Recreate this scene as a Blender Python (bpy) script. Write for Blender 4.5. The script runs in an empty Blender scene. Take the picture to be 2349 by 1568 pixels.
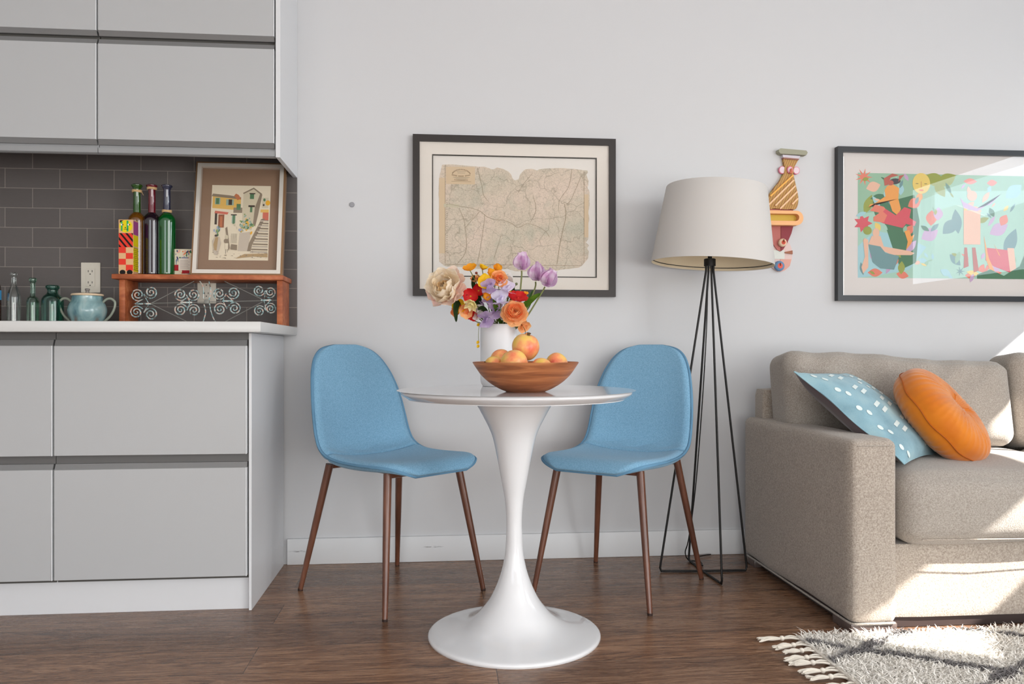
import bpy, bmesh, math, random
from mathutils import Vector, Matrix, noise, Quaternion
random.seed(7)
PI = math.pi
sc = bpy.context.scene
COL = sc.collection
ABS = {}

# ------------------------------------------------------------------ materials
def s2l(c):
    return tuple(((v/255)/12.92 if v/255 <= .04045 else ((v/255+.055)/1.055)**2.4) for v in c)

class NT:
    def __init__(s, m):
        s.t = m.node_tree; s.n = s.t.nodes; s.l = s.t.links
    def add(s, typ, ins=None, **kw):
        nd = s.n.new(typ)
        for k, v in kw.items(): setattr(nd, k, v)
        for k, v in (ins or {}).items():
            if isinstance(v, bpy.types.NodeSocket): s.l.new(v, nd.inputs[k])
            else: nd.inputs[k].default_value = v
        return nd
    def math(s, op, a, b=0.0, c=0.0):
        nd = s.n.new('ShaderNodeMath'); nd.operation = op
        for i, v in enumerate((a, b, c)):
            if isinstance(v, bpy.types.NodeSocket): s.l.new(v, nd.inputs[i])
            else: nd.inputs[i].default_value = v
        return nd.outputs[0]
    def mix(s, f, a, b, mode='MIX'):
        nd = s.n.new('ShaderNodeMix'); nd.data_type = 'RGBA'; nd.blend_type = mode
        for i, v in ((0, f), (6, a), (7, b)):
            if isinstance(v, bpy.types.NodeSocket): s.l.new(v, nd.inputs[i])
            else: nd.inputs[i].default_value = v if i == 0 else (*v[:3], 1)
        return nd.outputs[2]
    def ramp(s, f, stops):
        nd = s.n.new('ShaderNodeValToRGB'); s.l.new(f, nd.inputs[0])
        el = nd.color_ramp.elements
        while len(el) > 1: el.remove(el[-1])
        el[0].position = stops[0][0]; el[0].color = (*stops[0][1], 1)
        for p, c in stops[1:]:
            e = el.new(p); e.color = (*c, 1)
        return nd.outputs[0]

MATS = {}
def mat(name, rgb=(200, 200, 200), rough=.5, metal=0, spec=.5, trans=0, ior=1.45, sheen=0, coat=0,
        bump=None, var=None, fn=None, lin=None):
    """bump=(scale, strength, distance); var=(scale, rgb2, factor)"""
    if name in MATS: return MATS[name]
    m = bpy.data.materials.new(name); m.use_nodes = True
    b = m.node_tree.nodes['Principled BSDF']; g = NT(m)
    col = lin or s2l(rgb)
    b.inputs['Base Color'].default_value = (*col, 1)
    b.inputs['Roughness'].default_value = rough; b.inputs['Metallic'].default_value = metal
    b.inputs['Specular IOR Level'].default_value = spec
    b.inputs['Transmission Weight'].default_value = trans; b.inputs['IOR'].default_value = ior
    b.inputs['Sheen Weight'].default_value = sheen; b.inputs['Coat Weight'].default_value = coat
    tc = g.add('ShaderNodeTexCoord').outputs['Object']
    if var:
        nz = g.add('ShaderNodeTexNoise', {'Vector': tc, 'Scale': var[0], 'Detail': 4.0}).outputs[0]
        f = g.ramp(nz, [(.35, (0, 0, 0)), (.65, (1, 1, 1))])
        f = g.math('MULTIPLY', f, var[2])
        g.l.new(g.mix(f, col, s2l(var[1])), b.inputs['Base Color'])
    if bump:
        nz = g.add('ShaderNodeTexNoise', {'Vector': tc, 'Scale': bump[0], 'Detail': 3.0}).outputs[0]
        bp = g.add('ShaderNodeBump', {'Height': nz, 'Strength': bump[1], 'Distance': bump[2]})
        g.l.new(bp.outputs[0], b.inputs['Normal'])
    if fn: fn(g, b, tc)
    MATS[name] = m
    return m

def fabric(name, c1, c2, weave=420, fine=140, blot=4, bl=.12, bumpd=.0012, rough=.95, sheen=.25):
    def fn(g, b, tc):
        mp = g.add('ShaderNodeMapping', {'Vector': tc, 'Scale': (1, 1, 1)}).outputs[0]
        n1 = g.add('ShaderNodeTexNoise', {'Vector': mp, 'Scale': float(fine), 'Detail': 6.0, 'Roughness': .7}).outputs[0]
        n2 = g.add('ShaderNodeTexNoise', {'Vector': mp, 'Scale': float(blot), 'Detail': 3.0}).outputs[0]
        f = g.ramp(n1, [(.36, (0, 0, 0)), (.64, (1, 1, 1))])
        c = g.mix(f, s2l(c1), s2l(c2))
        c = g.mix(g.math('MULTIPLY', n2, bl), c, tuple(x*.55 for x in s2l(c1)))
        g.l.new(c, b.inputs['Base Color'])
        mp2 = g.add('ShaderNodeMapping', {'Vector': tc, 'Scale': (1, 1, .55)}).outputs[0]
        n3 = g.add('ShaderNodeTexNoise', {'Vector': mp2, 'Scale': float(weave), 'Detail': 2.0}).outputs[0]
        h = g.math('ADD', n3, g.math('MULTIPLY', n1, .8))
        bp = g.add('ShaderNodeBump', {'Height': h, 'Strength': .55, 'Distance': bumpd})
        g.l.new(bp.outputs[0], b.inputs['Normal'])
    return mat(name, c1, rough=rough, spec=.15, sheen=sheen, fn=fn)

def wood(name, c1, c2, c3, scale=1.0, axis=(1, 8, 8), rough=.45, coat=0, wave=0):
    def fn(g, b, tc):
        mp = g.add('ShaderNodeMapping', {'Vector': tc, 'Scale': tuple(a*scale for a in axis)}).outputs[0]
        n1 = g.add('ShaderNodeTexNoise', {'Vector': mp, 'Scale': 3.0, 'Detail': 8.0, 'Distortion': .8}).outputs[0]
        n2 = g.add('ShaderNodeTexNoise', {'Vector': mp, 'Scale': 14.0, 'Detail': 5.0}).outputs[0]
        f = g.math('ADD', g.math('MULTIPLY', n1, .7), g.math('MULTIPLY', n2, .3))
        g.l.new(g.ramp(f, [(.3, s2l(c1)), (.5, s2l(c2)), (.7, s2l(c3))]), b.inputs['Base Color'])
        bp = g.add('ShaderNodeBump', {'Height': n2, 'Strength': .15, 'Distance': .001})
        g.l.new(bp.outputs[0], b.inputs['Normal'])
    return mat(name, c2, rough=rough, coat=coat, fn=fn)

def floor_fn(g, b, tc):
    sep = g.add('ShaderNodeSeparateXYZ', {0: tc})
    br = g.add('ShaderNodeTexBrick', {'Vector': g.add('ShaderNodeMapping', {'Vector': tc, 'Location': (10.35, 10.115, 0)}).outputs[0],
        'Scale': 1.0, 'Brick Width': 1.75, 'Row Height': .185, 'Mortar Size': .0012, 'Mortar Smooth': .3,
        'Color1': (0, 0, 0, 1), 'Color2': (1, 1, 1, 1), 'Mortar': (.5, .5, .5, 1), 'Bias': 0.0}, offset=.37, offset_frequency=2)
    plank = br.outputs['Color']; seam = br.outputs['Fac']
    shift = g.add('ShaderNodeVectorMath', {0: tc, 1: g.add('ShaderNodeVectorMath', {0: plank, 1: (7.3, 3.1, 5.7)}, operation='MULTIPLY').outputs[0]}, operation='ADD').outputs[0]
    m1 = g.add('ShaderNodeMapping', {'Vector': shift, 'Scale': (1.1, 9, 9)}).outputs[0]
    n1 = g.add('ShaderNodeTexNoise', {'Vector': m1, 'Scale': 1.6, 'Detail': 8.0, 'Roughness': .62, 'Distortion': 1.4}).outputs[0]
    m2 = g.add('ShaderNodeMapping', {'Vector': shift, 'Scale': (3, 60, 60)}).outputs[0]
    n2 = g.add('ShaderNodeTexNoise', {'Vector': m2, 'Scale': 3.0, 'Detail': 5.0}).outputs[0]
    rings = g.math('FRACT', g.math('MULTIPLY', n1, 9.0))
    rings = g.math('ABSOLUTE', g.math('SUBTRACT', rings, .5))
    f = g.math('ADD', g.math('MULTIPLY', n1, .45), g.math('ADD', g.math('MULTIPLY', rings, .34), g.math('MULTIPLY', n2, .30)))
    c = g.ramp(f, [(.28, s2l((72, 49, 36))), (.46, s2l((124, 92, 70))), (.64, s2l((162, 128, 102)))])
    pf = g.ramp(plank, [(0, (.74, .70, .68)), (.5, (1, 1, 1)), (1, (1.16, 1.08, .98))])
    c = g.mix(1.0, c, pf, 'MULTIPLY')
    c = g.mix(seam, c, s2l((60, 42, 32)))
    g.l.new(c, b.inputs['Base Color'])
    g.l.new(g.math('ADD', .18, g.math('MULTIPLY', n2, .2)), b.inputs['Roughness'])
    h = g.math('SUBTRACT', g.math('MULTIPLY', n2, .5), g.math('MULTIPLY', seam, 2.0))
    bp = g.add('ShaderNodeBump', {'Height': h, 'Strength': .35, 'Distance': .0012})
    g.l.new(bp.outputs[0], b.inputs['Normal'])

def tile_fn(g, b, tc):
    sep = g.add('ShaderNodeSeparateXYZ', {0: tc})
    v = g.add('ShaderNodeCombineXYZ', {0: g.math('ADD', sep.outputs[0], 1.607+1.95), 1: g.math('ADD', sep.outputs[2], -1.063+.735), 2: 0.0}).outputs[0]
    br = g.add('ShaderNodeTexBrick', {'Vector': v, 'Scale': 1.0, 'Brick Width': .195, 'Row Height': .0735, 'Mortar Size': .0013,
        'Mortar Smooth': .2, 'Color1': (*s2l((92, 86, 84)), 1), 'Color2': (*s2l((99, 93, 91)), 1), 'Mortar': (*s2l((150, 141, 134)), 1)}, offset=.5, offset_frequency=2)
    mp = g.add('ShaderNodeMapping', {'Vector': tc, 'Scale': (20, 1, 120)}).outputs[0]
    nz = g.add('ShaderNodeTexNoise', {'Vector': mp, 'Scale': 3.0, 'Detail': 5.0}).outputs[0]
    c = g.mix(g.math('MULTIPLY', nz, .35), br.outputs['Color'], s2l((78, 72, 70)))
    g.l.new(c, b.inputs['Base Color'])
    h = g.math('SUBTRACT', g.math('MULTIPLY', nz, .2), br.outputs['Fac'])
    bp = g.add('ShaderNodeBump', {'Height': h, 'Strength': .5, 'Distance': .0015})
    g.l.new(bp.outputs[0], b.inputs['Normal'])

def wall_fn(g, b, tc):
    nz = g.add('ShaderNodeTexNoise', {'Vector': tc, 'Scale': 1.3, 'Detail': 3.0}).outputs[0]
    g.l.new(g.mix(g.math('MULTIPLY', nz, .5), s2l((207, 207, 208)), s2l((201, 201, 203))), b.inputs['Base Color'])
    n2 = g.add('ShaderNodeTexNoise', {'Vector': tc, 'Scale': 90.0, 'Detail': 3.0}).outputs[0]
    bp = g.add('ShaderNodeBump', {'Height': n2, 'Strength': .06, 'Distance': .001})
    g.l.new(bp.outputs[0], b.inputs['Normal'])

def base_fn(g, b, tc):      # painted skirting with two dark scuffs
    nz = g.add('ShaderNodeTexNoise', {'Vector': g.add('ShaderNodeMapping', {'Vector': tc, 'Scale': (60, 1, 300)}).outputs[0], 'Scale': 1.0, 'Detail': 4.0}).outputs[0]
    sep = g.add('ShaderNodeSeparateXYZ', {0: tc})
    tot = None
    for x, z, w in ((-.53, .052, .05), (-.02, .058, .045)):
        dx = g.math('DIVIDE', g.math('SUBTRACT', sep.outputs[0], x), w)
        dz = g.math('DIVIDE', g.math('SUBTRACT', sep.outputs[2], z), .004)
        d = g.math('ADD', g.math('MULTIPLY', dx, dx), g.math('MULTIPLY', dz, dz))
        k = g.math('MAXIMUM', g.math('SUBTRACT', 1.0, d), 0.0)
        tot = k if tot is None else g.math('ADD', tot, k)
    f = g.math('MULTIPLY', tot, g.ramp(nz, [(.42, (0, 0, 0)), (.6, (1, 1, 1))]))
    g.l.new(g.mix(g.math('MULTIPLY', f, .75), s2l((222, 223, 224)), s2l((90, 90, 92))), b.inputs['Base Color'])

def bowl_fn(g, b, tc):
    mp = g.add('ShaderNodeMapping', {'Vector': tc, 'Scale': (2, 2, 26)}).outputs[0]
    n1 = g.add('ShaderNodeTexNoise', {'Vector': mp, 'Scale': 2.2, 'Detail': 7.0, 'Distortion': 1.2}).outputs[0]
    g.l.new(g.ramp(n1, [(.3, s2l((112, 62, 34))), (.5, s2l((160, 96, 56))), (.7, s2l((192, 128, 80)))]), b.inputs['Base Color'])

def fruit_fn(g, b, tc):
    n1 = g.add('ShaderNodeTexNoise', {'Vector': tc, 'Scale': 17.0, 'Detail': 3.0}).outputs[0]
    n2 = g.add('ShaderNodeTexNoise', {'Vector': tc, 'Scale': 220.0, 'Detail': 2.0}).outputs[0]
    oi = g.add('ShaderNodeObjectInfo').outputs['Random']
    f = g.math('ADD', n1, g.math('MULTIPLY', g.math('SUBTRACT', oi, .5), .12))
    f = g.math('ADD', f, g.math('MULTIPLY', g.math('SUBTRACT', n2, .5), .1))
    g.l.new(g.ramp(f, [(.36, s2l((228, 196, 84))), (.48, s2l((234, 182, 104))), (.58, s2l((232, 146, 96))), (.72, s2l((216, 92, 74)))]), b.inputs['Base Color'])

def map_fn(g, b, tc):
    n0 = g.add('ShaderNodeTexNoise', {'Vector': tc, 'Scale': 6.0, 'Detail': 4.0}).outputs[0]
    c = g.ramp(n0, [(.35, s2l((202, 192, 172))), (.5, s2l((211, 195, 175))), (.65, s2l((220, 200, 182)))])
    n1 = g.add('ShaderNodeTexNoise', {'Vector': tc, 'Scale': 10.0, 'Detail': 2.0}).outputs[0]
    c = g.mix(g.ramp(n1, [(.57, (0, 0, 0)), (.66, (.35, .35, .35))]), c, s2l((170, 174, 156)))
    for sc_, w, k in ((9.0, .006, .45), (24.0, .018, .26), (55.0, .05, .22)):
        dn = g.add('ShaderNodeTexNoise', {'Vector': tc, 'Scale': sc_*1.3, 'Detail': 3.0})
        vv = g.add('ShaderNodeVectorMath', {0: tc, 1: g.add('ShaderNodeVectorMath', {0: dn.outputs['Color'], 1: (.09, .09, .09)}, operation='MULTIPLY').outputs[0]}, operation='ADD').outputs[0]
        vo = g.add('ShaderNodeTexVoronoi', {'Vector': vv, 'Scale': sc_}, feature='DISTANCE_TO_EDGE').outputs['Distance']
        c = g.mix(g.ramp(vo, [(0, (k, k, k)), (w*3, (0, 0, 0))]), c, s2l((128, 118, 98)))
    n3 = g.add('ShaderNodeTexNoise', {'Vector': g.add('ShaderNodeMapping', {'Vector': tc, 'Scale': (1, 1, 3)}).outputs[0], 'Scale': 130.0, 'Detail': 2.0}).outputs[0]
    c = g.mix(g.ramp(n3, [(.6, (0, 0, 0)), (.7, (.45, .45, .45))]), c, s2l((110, 100, 84)))
    g.l.new(c, b.inputs['Base Color'])

def pot_fn(g, b, tc):
    n = g.add('ShaderNodeTexNoise', {'Vector': g.add('ShaderNodeMapping', {'Vector': tc, 'Scale': (1, 1, .45)}).outputs[0], 'Scale': 22.0, 'Detail': 5.0, 'Distortion': .6}).outputs[0]
    sep = g.add('ShaderNodeSeparateXYZ', {0: tc})
    c = g.ramp(n, [(.32, s2l((70, 104, 118))), (.47, s2l((110, 146, 150))), (.6, s2l((140, 170, 172))), (.7, s2l((160, 180, 178)))])
    rust = g.math('MULTIPLY', g.ramp(n, [(.44, (1, 1, 1)), (.52, (0, 0, 0))]), g.ramp(sep.outputs[2], [(.0, (1, 1, 1)), (.035, (0, 0, 0))]))
    g.l.new(g.mix(rust, c, s2l((140, 90, 54))), b.inputs['Base Color'])

def shade_fn(g, b, tc):     # linen lampshade, slightly translucent
    n = g.add('ShaderNodeTexNoise', {'Vector': tc, 'Scale': 260.0, 'Detail': 2.0}).outputs[0]
    bp = g.add('ShaderNodeBump', {'Height': n, 'Strength': .12, 'Distance': .0005})
    g.l.new(bp.outputs[0], b.inputs['Normal'])
    tr = g.add('ShaderNodeBsdfTranslucent', {'Color': (*s2l((236, 226, 210)), 1)})
    mx = g.add('ShaderNodeMixShader', {0: .35, 1: b.outputs[0], 2: tr.outputs[0]})
    g.l.new(mx.outputs[0], g.n['Material Output'].inputs[0])

def glass_pane(name, tint=(1, 1, 1), ior=1.45):
    m = bpy.data.materials.new(name); m.use_nodes = True; g = NT(m)
    g.n.remove(g.n['Principled BSDF'])
    tr = g.add('ShaderNodeBsdfTransparent', {'Color': (*tint, 1)})
    gl = g.add('ShaderNodeBsdfGlossy', {'Roughness': .015})
    bf = g.add('ShaderNodeNewGeometry').outputs['Backfacing']
    fr = g.math('MULTIPLY', g.add('ShaderNodeFresnel', {'IOR': ior}).outputs[0], g.math('SUBTRACT', 1.0, bf))
    mx = g.add('ShaderNodeMixShader', {0: fr, 1: tr.outputs[0], 2: gl.outputs[0]})
    g.l.new(mx.outputs[0], g.n['Material Output'].inputs[0])
    MATS[name] = m
    return m

def tinted_glass(name, rgb, rough=.03, dens=.0):
    m = bpy.data.materials.new(name); m.use_nodes = True; g = NT(m)
    g.n.remove(g.n['Principled BSDF'])
    tr = g.add('ShaderNodeBsdfTransparent', {'Color': (*s2l(rgb), 1)})
    gl = g.add('ShaderNodeBsdfGlossy', {'Roughness': rough})
    df = g.add('ShaderNodeBsdfDiffuse', {'Color': (*s2l(rgb), 1)})
    bf = g.add('ShaderNodeNewGeometry').outputs['Backfacing']
    fr = g.math('MULTIPLY', g.add('ShaderNodeFresnel', {'IOR': 1.6}).outputs[0], g.math('SUBTRACT', 1.0, g.math('MULTIPLY', bf, .6)))
    fr = g.math('MINIMUM', fr, .65)
    a = g.add('ShaderNodeMixShader', {0: dens, 1: tr.outputs[0], 2: df.outputs[0]})
    mx = g.add('ShaderNodeMixShader', {0: fr, 1: a.outputs[0], 2: gl.outputs[0]})
    g.l.new(mx.outputs[0], g.n['Material Output'].inputs[0])
    MATS[name] = m
    return m

# ------------------------------------------------------------------ mesh helpers
def BM(): return bmesh.new()

def add_box(bm, x0, x1, y0, y1, z0, z1, bev=0, seg=2, M=None, mi=0):
    r = bmesh.ops.create_cube(bm, size=1.0)
    vs = r['verts']
    for v in vs:
        v.co = Vector((x0+(v.co.x+.5)*(x1-x0), y0+(v.co.y+.5)*(y1-y0), z0+(v.co.z+.5)*(z1-z0)))
    es = set(); fs = set()
    for v in vs:
        es.update(v.link_edges); fs.update(v.link_faces)
    for f in fs: f.material_index = mi
    if M is not None:
        for v in vs: v.co = M @ v.co
    if bev > 0:
        bmesh.ops.bevel(bm, geom=list(es), offset=bev, segments=seg, affect='EDGES', profile=.5)

def add_prism(bm, pts, y0, y1, plane='xz', mi=0):
    """extrude outline pts (a,b) between two depths; plane xz -> along y, xy -> along z, yz -> along x"""
    def P(a, b, d):
        return Vector((a, d, b)) if plane == 'xz' else (Vector((a, b, d)) if plane == 'xy' else Vector((d, a, b)))
    A = [bm.verts.new(P(a, b, y0)) for a, b in pts]; B = [bm.verts.new(P(a, b, y1)) for a, b in pts]
    n = len(pts); fs = []
    fs.append(bm.faces.new(A)); fs.append(bm.faces.new(B[::-1]))
    for i in range(n):
        fs.append(bm.faces.new((A[(i+1) % n], A[i], B[i], B[(i+1) % n])))
    for f in fs: f.material_index = mi
    bmesh.ops.recalc_face_normals(bm, faces=fs)

def frames(pts):
    pts = [Vector(p) for p in pts]; T = []
    for i in range(len(pts)):
        a = pts[max(i-1, 0)]; b = pts[min(i+1, len(pts)-1)]; t = (b-a)
        T.append(t.normalized() if t.length > 1e-9 else Vector((0, 0, 1)))
    up = Vector((0, 0, 1)) if abs(T[0].z) < .9 else Vector((1, 0, 0))
    N = [T[0].cross(up).normalized()]
    for i in range(1, len(pts)):
        n = N[-1] - T[i]*N[-1].dot(T[i])
        N.append(n.normalized() if n.length > 1e-6 else N[-1])
    return pts, T, N

def add_tube(bm, pts, r, seg=8, cap=True, mi=0):
    pts, T, N = frames(pts)
    rr = r if isinstance(r, (list, tuple)) else [r]*len(pts)
    rings = []
    for p, t, n, q in zip(pts, T, N, rr):
        b = t.cross(n)
        rings.append([bm.verts.new(p+(n*math.cos(2*PI*k/seg)+b*math.sin(2*PI*k/seg))*q) for k in range(seg)])
    fs = []
    for a, b in zip(rings, rings[1:]):
        for k in range(seg):
            fs.append(bm.faces.new((a[k], a[(k+1) % seg], b[(k+1) % seg], b[k])))
    if cap:
        fs.append(bm.faces.new(rings[0][::-1])); fs.append(bm.faces.new(rings[-1]))
    for f in fs: f.material_index = mi
    bmesh.ops.recalc_face_normals(bm, faces=fs)

def add_lathe(bm, prof, cx=0, cy=0, seg=48, M=None, mi=0, fr=None):
    """prof: list of (r,z) from one pole/edge to the other; closed if first==last"""
    rings = []; pole = {}
    for r, z in prof:
        if r < 1e-6:
            v = bm.verts.new((cx, cy, z)); rings.append([v]*seg)
        else:
            rings.append([bm.verts.new((cx+r*(fr(2*PI*k/seg, r, z) if fr else 1)*math.cos(2*PI*k/seg), cy+r*(fr(2*PI*k/seg, r, z) if fr else 1)*math.sin(2*PI*k/seg), z)) for k in range(seg)])
    fs = []
    for a, b in zip(rings, rings[1:]):
        for k in range(seg):
            q = []
            for v in (a[k], a[(k+1) % seg], b[(k+1) % seg], b[k]):
                if v not in q: q.append(v)
            if len(q) > 2: fs.append(bm.faces.new(q))
    for f in fs: f.material_index = mi
    bmesh.ops.recalc_face_normals(bm, faces=fs)
    if M is not None:
        for v in set(v for rr in rings for v in rr): v.co = M @ v.co

def smooth_curve(pts, n=8):
    """Catmull-Rom through pts"""
    P = [Vector(p) for p in pts]; out = []
    for i in range(len(P)-1):
        p0 = P[max(i-1, 0)]; p1 = P[i]; p2 = P[i+1]; p3 = P[min(i+2, len(P)-1)]
        for k in range(n):
            t = k/n
            out.append(.5*((2*p1)+(p2-p0)*t+(2*p0-5*p1+4*p2-p3)*t*t+(3*p1-p0-3*p2+p3)*t**3))
    out.append(P[-1]); return out

def prof_smooth(pr, n=6):
    return [(max(v.x, 0), v.z) for v in smooth_curve([(a, 0, b) for a, b in pr], n)]

def rbox(bm, cx, cy, cz, dx, dy, dz, r, n=14, fn=None, M=None):
    """rounded, evenly subdivided block; fn(p, unit) may displace"""
    hx, hy, hz = dx/2, dy/2, dz/2
    def face(ax, sg):
        g = []
        for i in range(n+1):
            row = []
            for j in range(n+1):
                a = -math.cos(PI*i/n) if False else (2*i/n-1); b = 2*j/n-1
                a = math.copysign(abs(a)**.75, a); b = math.copysign(abs(b)**.75, b)
                u = [0, 0, 0]; u[ax] = sg; u[(ax+1) % 3] = a; u[(ax+2) % 3] = b
                row.append(tuple(u))
            g.append(row)
        return g
    cache = {}
    def V(u):
        key = tuple(round(q, 5) for q in u)
        if key in cache: return cache[key]
        p = Vector((u[0]*hx, u[1]*hy, u[2]*hz))
        c = Vector((max(-hx+r, min(hx-r, p.x)), max(-hy+r, min(hy-r, p.y)), max(-hz+r, min(hz-r, p.z))))
        d = p-c
        if d.length > 1e-9: p = c+d.normalized()*r if d.length > r*.999 or sum(abs(q) > 1e-9 for q in d) > 1 else p
        if fn: p = fn(p, u)
        p = p+Vector((cx, cy, cz))
        if M is not None: p = M @ p
        cache[key] = bm.verts.new(p); return cache[key]
    fs = []
    for ax in range(3):
        for sg in (-1, 1):
            g = face(ax, sg)
            for i in range(n):
                for j in range(n):
                    q = [V(g[i][j]), V(g[i+1][j]), V(g[i+1][j+1]), V(g[i][j+1])]
                    if sg < 0: q = q[::-1]
                    if len(set(q)) == 4:
                        fs.append(bm.faces.new(q))
    bmesh.ops.recalc_face_normals(bm, faces=fs)

def grid(bm, nu, nv, f, mi=0, flip=False):
    g = [[bm.verts.new(f(i/nu, j/nv)) for j in range(nv+1)] for i in range(nu+1)]
    for i in range(nu):
        for j in range(nv):
            q = (g[i][j], g[i+1][j], g[i+1][j+1], g[i][j+1])
            fc = bm.faces.new(q[::-1] if flip else q); fc.material_index = mi
    return g

def link(o): COL.objects.link(o)

def obj(name, bm, m, parent=None, smooth=40, local=False, loc=None):
    me = bpy.data.meshes.new(name)
    if parent is not None and not local:
        off = ABS.get(parent.name, Vector())
        for v in bm.verts: v.co -= off
    elif parent is None and loc is not None:
        for v in bm.verts: v.co -= Vector(loc)
    bm.to_mesh(me); bm.free()
    for q in (m if isinstance(m, (list, tuple)) else [m]): me.materials.append(q)
    if smooth:
        me.polygons.foreach_set('use_smooth', [True]*len(me.polygons))
        me.set_sharp_from_angle(angle=math.radians(smooth))
    o = bpy.data.objects.new(name, me); link(o)
    if parent is not None:
        o.parent = parent; ABS[o.name] = ABS.get(parent.name, Vector())
    elif loc is not None:
        o.location = loc; ABS[o.name] = Vector(loc)
    else: ABS[o.name] = Vector()
    return o

def thing(name, label, cat, loc=(0, 0, 0), rot=None, group=None):
    o = bpy.data.objects.new(name, None); o.empty_display_size = .05; link(o)
    o.location = loc
    if rot is not None: o.rotation_euler = rot
    o['label'] = label; o['category'] = cat
    if group: o['group'] = group
    ABS[o.name] = Vector(loc)
    return o

def tag(o, label, cat, group=None):
    o['label'] = label; o['category'] = cat
    if group: o['group'] = group
    return o

def struct(name, bm, m, smooth=30, parent=None):
    o = obj(name, bm, m, parent, smooth)
    if parent is None: o['kind'] = 'structure'
    return o

def part_label(o, s): o['label'] = s; return o

# ------------------------------------------------------------------ shared materials
M_wall = mat('painted wall', rough=.75, spec=.3, fn=wall_fn)
M_ceil = mat('ceiling paint', (236, 236, 236), rough=.9)
M_base = mat('baseboard paint', (222, 223, 224), rough=.5, fn=base_fn)
M_floor = mat('brown oak floor', (95, 70, 54), rough=.35, fn=floor_fn)
M_tile = mat('grey backsplash tile', (95, 89, 87), rough=.45, fn=tile_fn)
M_cab = mat('cabinet front', (182, 183, 184), rough=.38, spec=.35)
M_cabside = mat('cabinet side', (216, 217, 219), rough=.4, spec=.3)
M_lip = mat('grey handle profile', (132, 132, 132), rough=.4, metal=.25)
M_dark = mat('dark recess', (84, 82, 78), rough=.7)
M_edge = mat('pale edge band', (222, 224, 226), rough=.3)
M_counter = mat('white worktop', (206, 206, 204), rough=.3, spec=.5)
M_steel = mat('window frame metal', (60, 62, 66), rough=.5)
M_pane = glass_pane('window glass')
M_picglass = glass_pane('picture glass')

WY = 3.143       # back wall
XR = 3.30        # right wall
XL = -2.40
YB = -2.60
ZC = 2.75

# ------------------------------------------------------------------ setting
bm = BM(); add_box(bm, XL-.2, XR+.2, YB-.2, WY+.2, -.12, 0); struct('floor', bm, M_floor)
bm = BM(); add_box(bm, XL-.2, XR+.2, YB-.2, WY+.2, ZC, ZC+.12); struct('ceiling', bm, M_ceil)
bm = BM(); add_box(bm, XL-.2, XR+.2, WY, WY+.15, 0, ZC); struct('wall_back', bm, M_wall)
bm = BM(); add_box(bm, XL-.2, XL, YB-.2, WY, 0, ZC); struct('wall_left', bm, M_wall)
W4 = (-2.30, .02, .06, 2.40)      # added unseen window in the right wall, for side fill: y0,y1,z0,z1
W1 = (.97, 3.00, 1.28, 1.935)       # window in right wall: y0,y1,z0,z1
bm = BM()
add_box(bm, XR, XR+.15, YB, W4[0], 0, ZC); add_box(bm, XR, XR+.15, W4[1], W1[0], 0, ZC); add_box(bm, XR, XR+.15, W4[0], W4[1], 0, W4[2]); add_box(bm, XR, XR+.15, W4[0], W4[1], W4[3], ZC); add_box(bm, XR, XR+.15, W1[1], WY, 0, ZC)
add_box(bm, XR, XR+.15, W1[0], W1[1], 0, W1[2]); add_box(bm, XR, XR+.15, W1[0], W1[1], W1[3], ZC)
struct('wall_right', bm, M_wall)
W2 = (2.05, 3.22, .06, 2.40)      # windows in the wall behind: x0,x1,z0,z1
W3 = (-2.30, -.40, .06, 2.40)  # added unseen window, frontal fill for the cabinets
W5 = (-.25, 1.90, .06, 1.32)  # added low glazed band, brightens the lower wall
bm = BM()
add_box(bm, XL, W3[0], YB-.15, YB, 0, ZC); add_box(bm, W3[1], W5[0], YB-.15, YB, 0, ZC); add_box(bm, W5[1], W2[0], YB-.15, YB, 0, ZC); add_box(bm, W2[1], XR, YB-.15, YB, 0, ZC)
for W_ in (W2, W3, W5): add_box(bm, W_[0], W_[1], YB-.15, YB, 0, W_[2]); add_box(bm, W_[0], W_[1], YB-.15, YB, W_[3], ZC)
struct('wall_front', bm, M_wall)
# window frames and panes
bm = BM()
for a, b in ((W1[0], W1[0]+.04), (W1[1]-.04, W1[1]), (1.98, 2.0)): add_box(bm, XR+.05, XR+.10, a, b, W1[2], W1[3])
for a, b in ((W1[2], W1[2]+.04), (W1[3]-.03, W1[3])): add_box(bm, XR+.05, XR+.10, W1[0], W1[1], a, b)
w = struct('window_1', bm, M_steel)
bm = BM(); add_box(bm, XR+.07, XR+.076, W1[0], W1[1], W1[2], W1[3]); obj('pane', bm, M_pane, w)
for k, W_ in enumerate((W2, W3, W5)):
    bm = BM(); xm = (W_[0]+W_[1])/2
    for a, b in ((W_[0], W_[0]+.05), (W_[1]-.05, W_[1]), (xm-.02, xm+.02)): add_box(bm, a, b, YB-.10, YB-.05, W_[2], W_[3])
    for a, b in ((W_[2], W_[2]+.05), (W_[3]-.05, W_[3])): add_box(bm, W_[0], W_[1], YB-.10, YB-.05, a, b)
    w = struct('window_%d' % (k+2), bm, M_steel)  # the left and low ones are added for their fill light
    bm = BM(); add_box(bm, W_[0], W_[1], YB-.076, YB-.07, W_[2], W_[3]); obj('pane', bm, M_pane, w)
bm = BM(); ym = (W4[0]+W4[1])/2
for a, b in ((W4[0], W4[0]+.05), (W4[1]-.05, W4[1]), (ym-.02, ym+.02)): add_box(bm, XR+.05, XR+.10, a, b, W4[2], W4[3])
for a, b in ((W4[2], W4[2]+.05), (W4[3]-.05, W4[3])): add_box(bm, XR+.05, XR+.10, W4[0], W4[1], a, b)
w = struct('window_5', bm, M_steel)  # added for stronger light from the right, out of view
bm = BM(); add_box(bm, XR+.07, XR+.076, W4[0], W4[1], W4[2], W4[3]); obj('pane', bm, M_pane, w)
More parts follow.
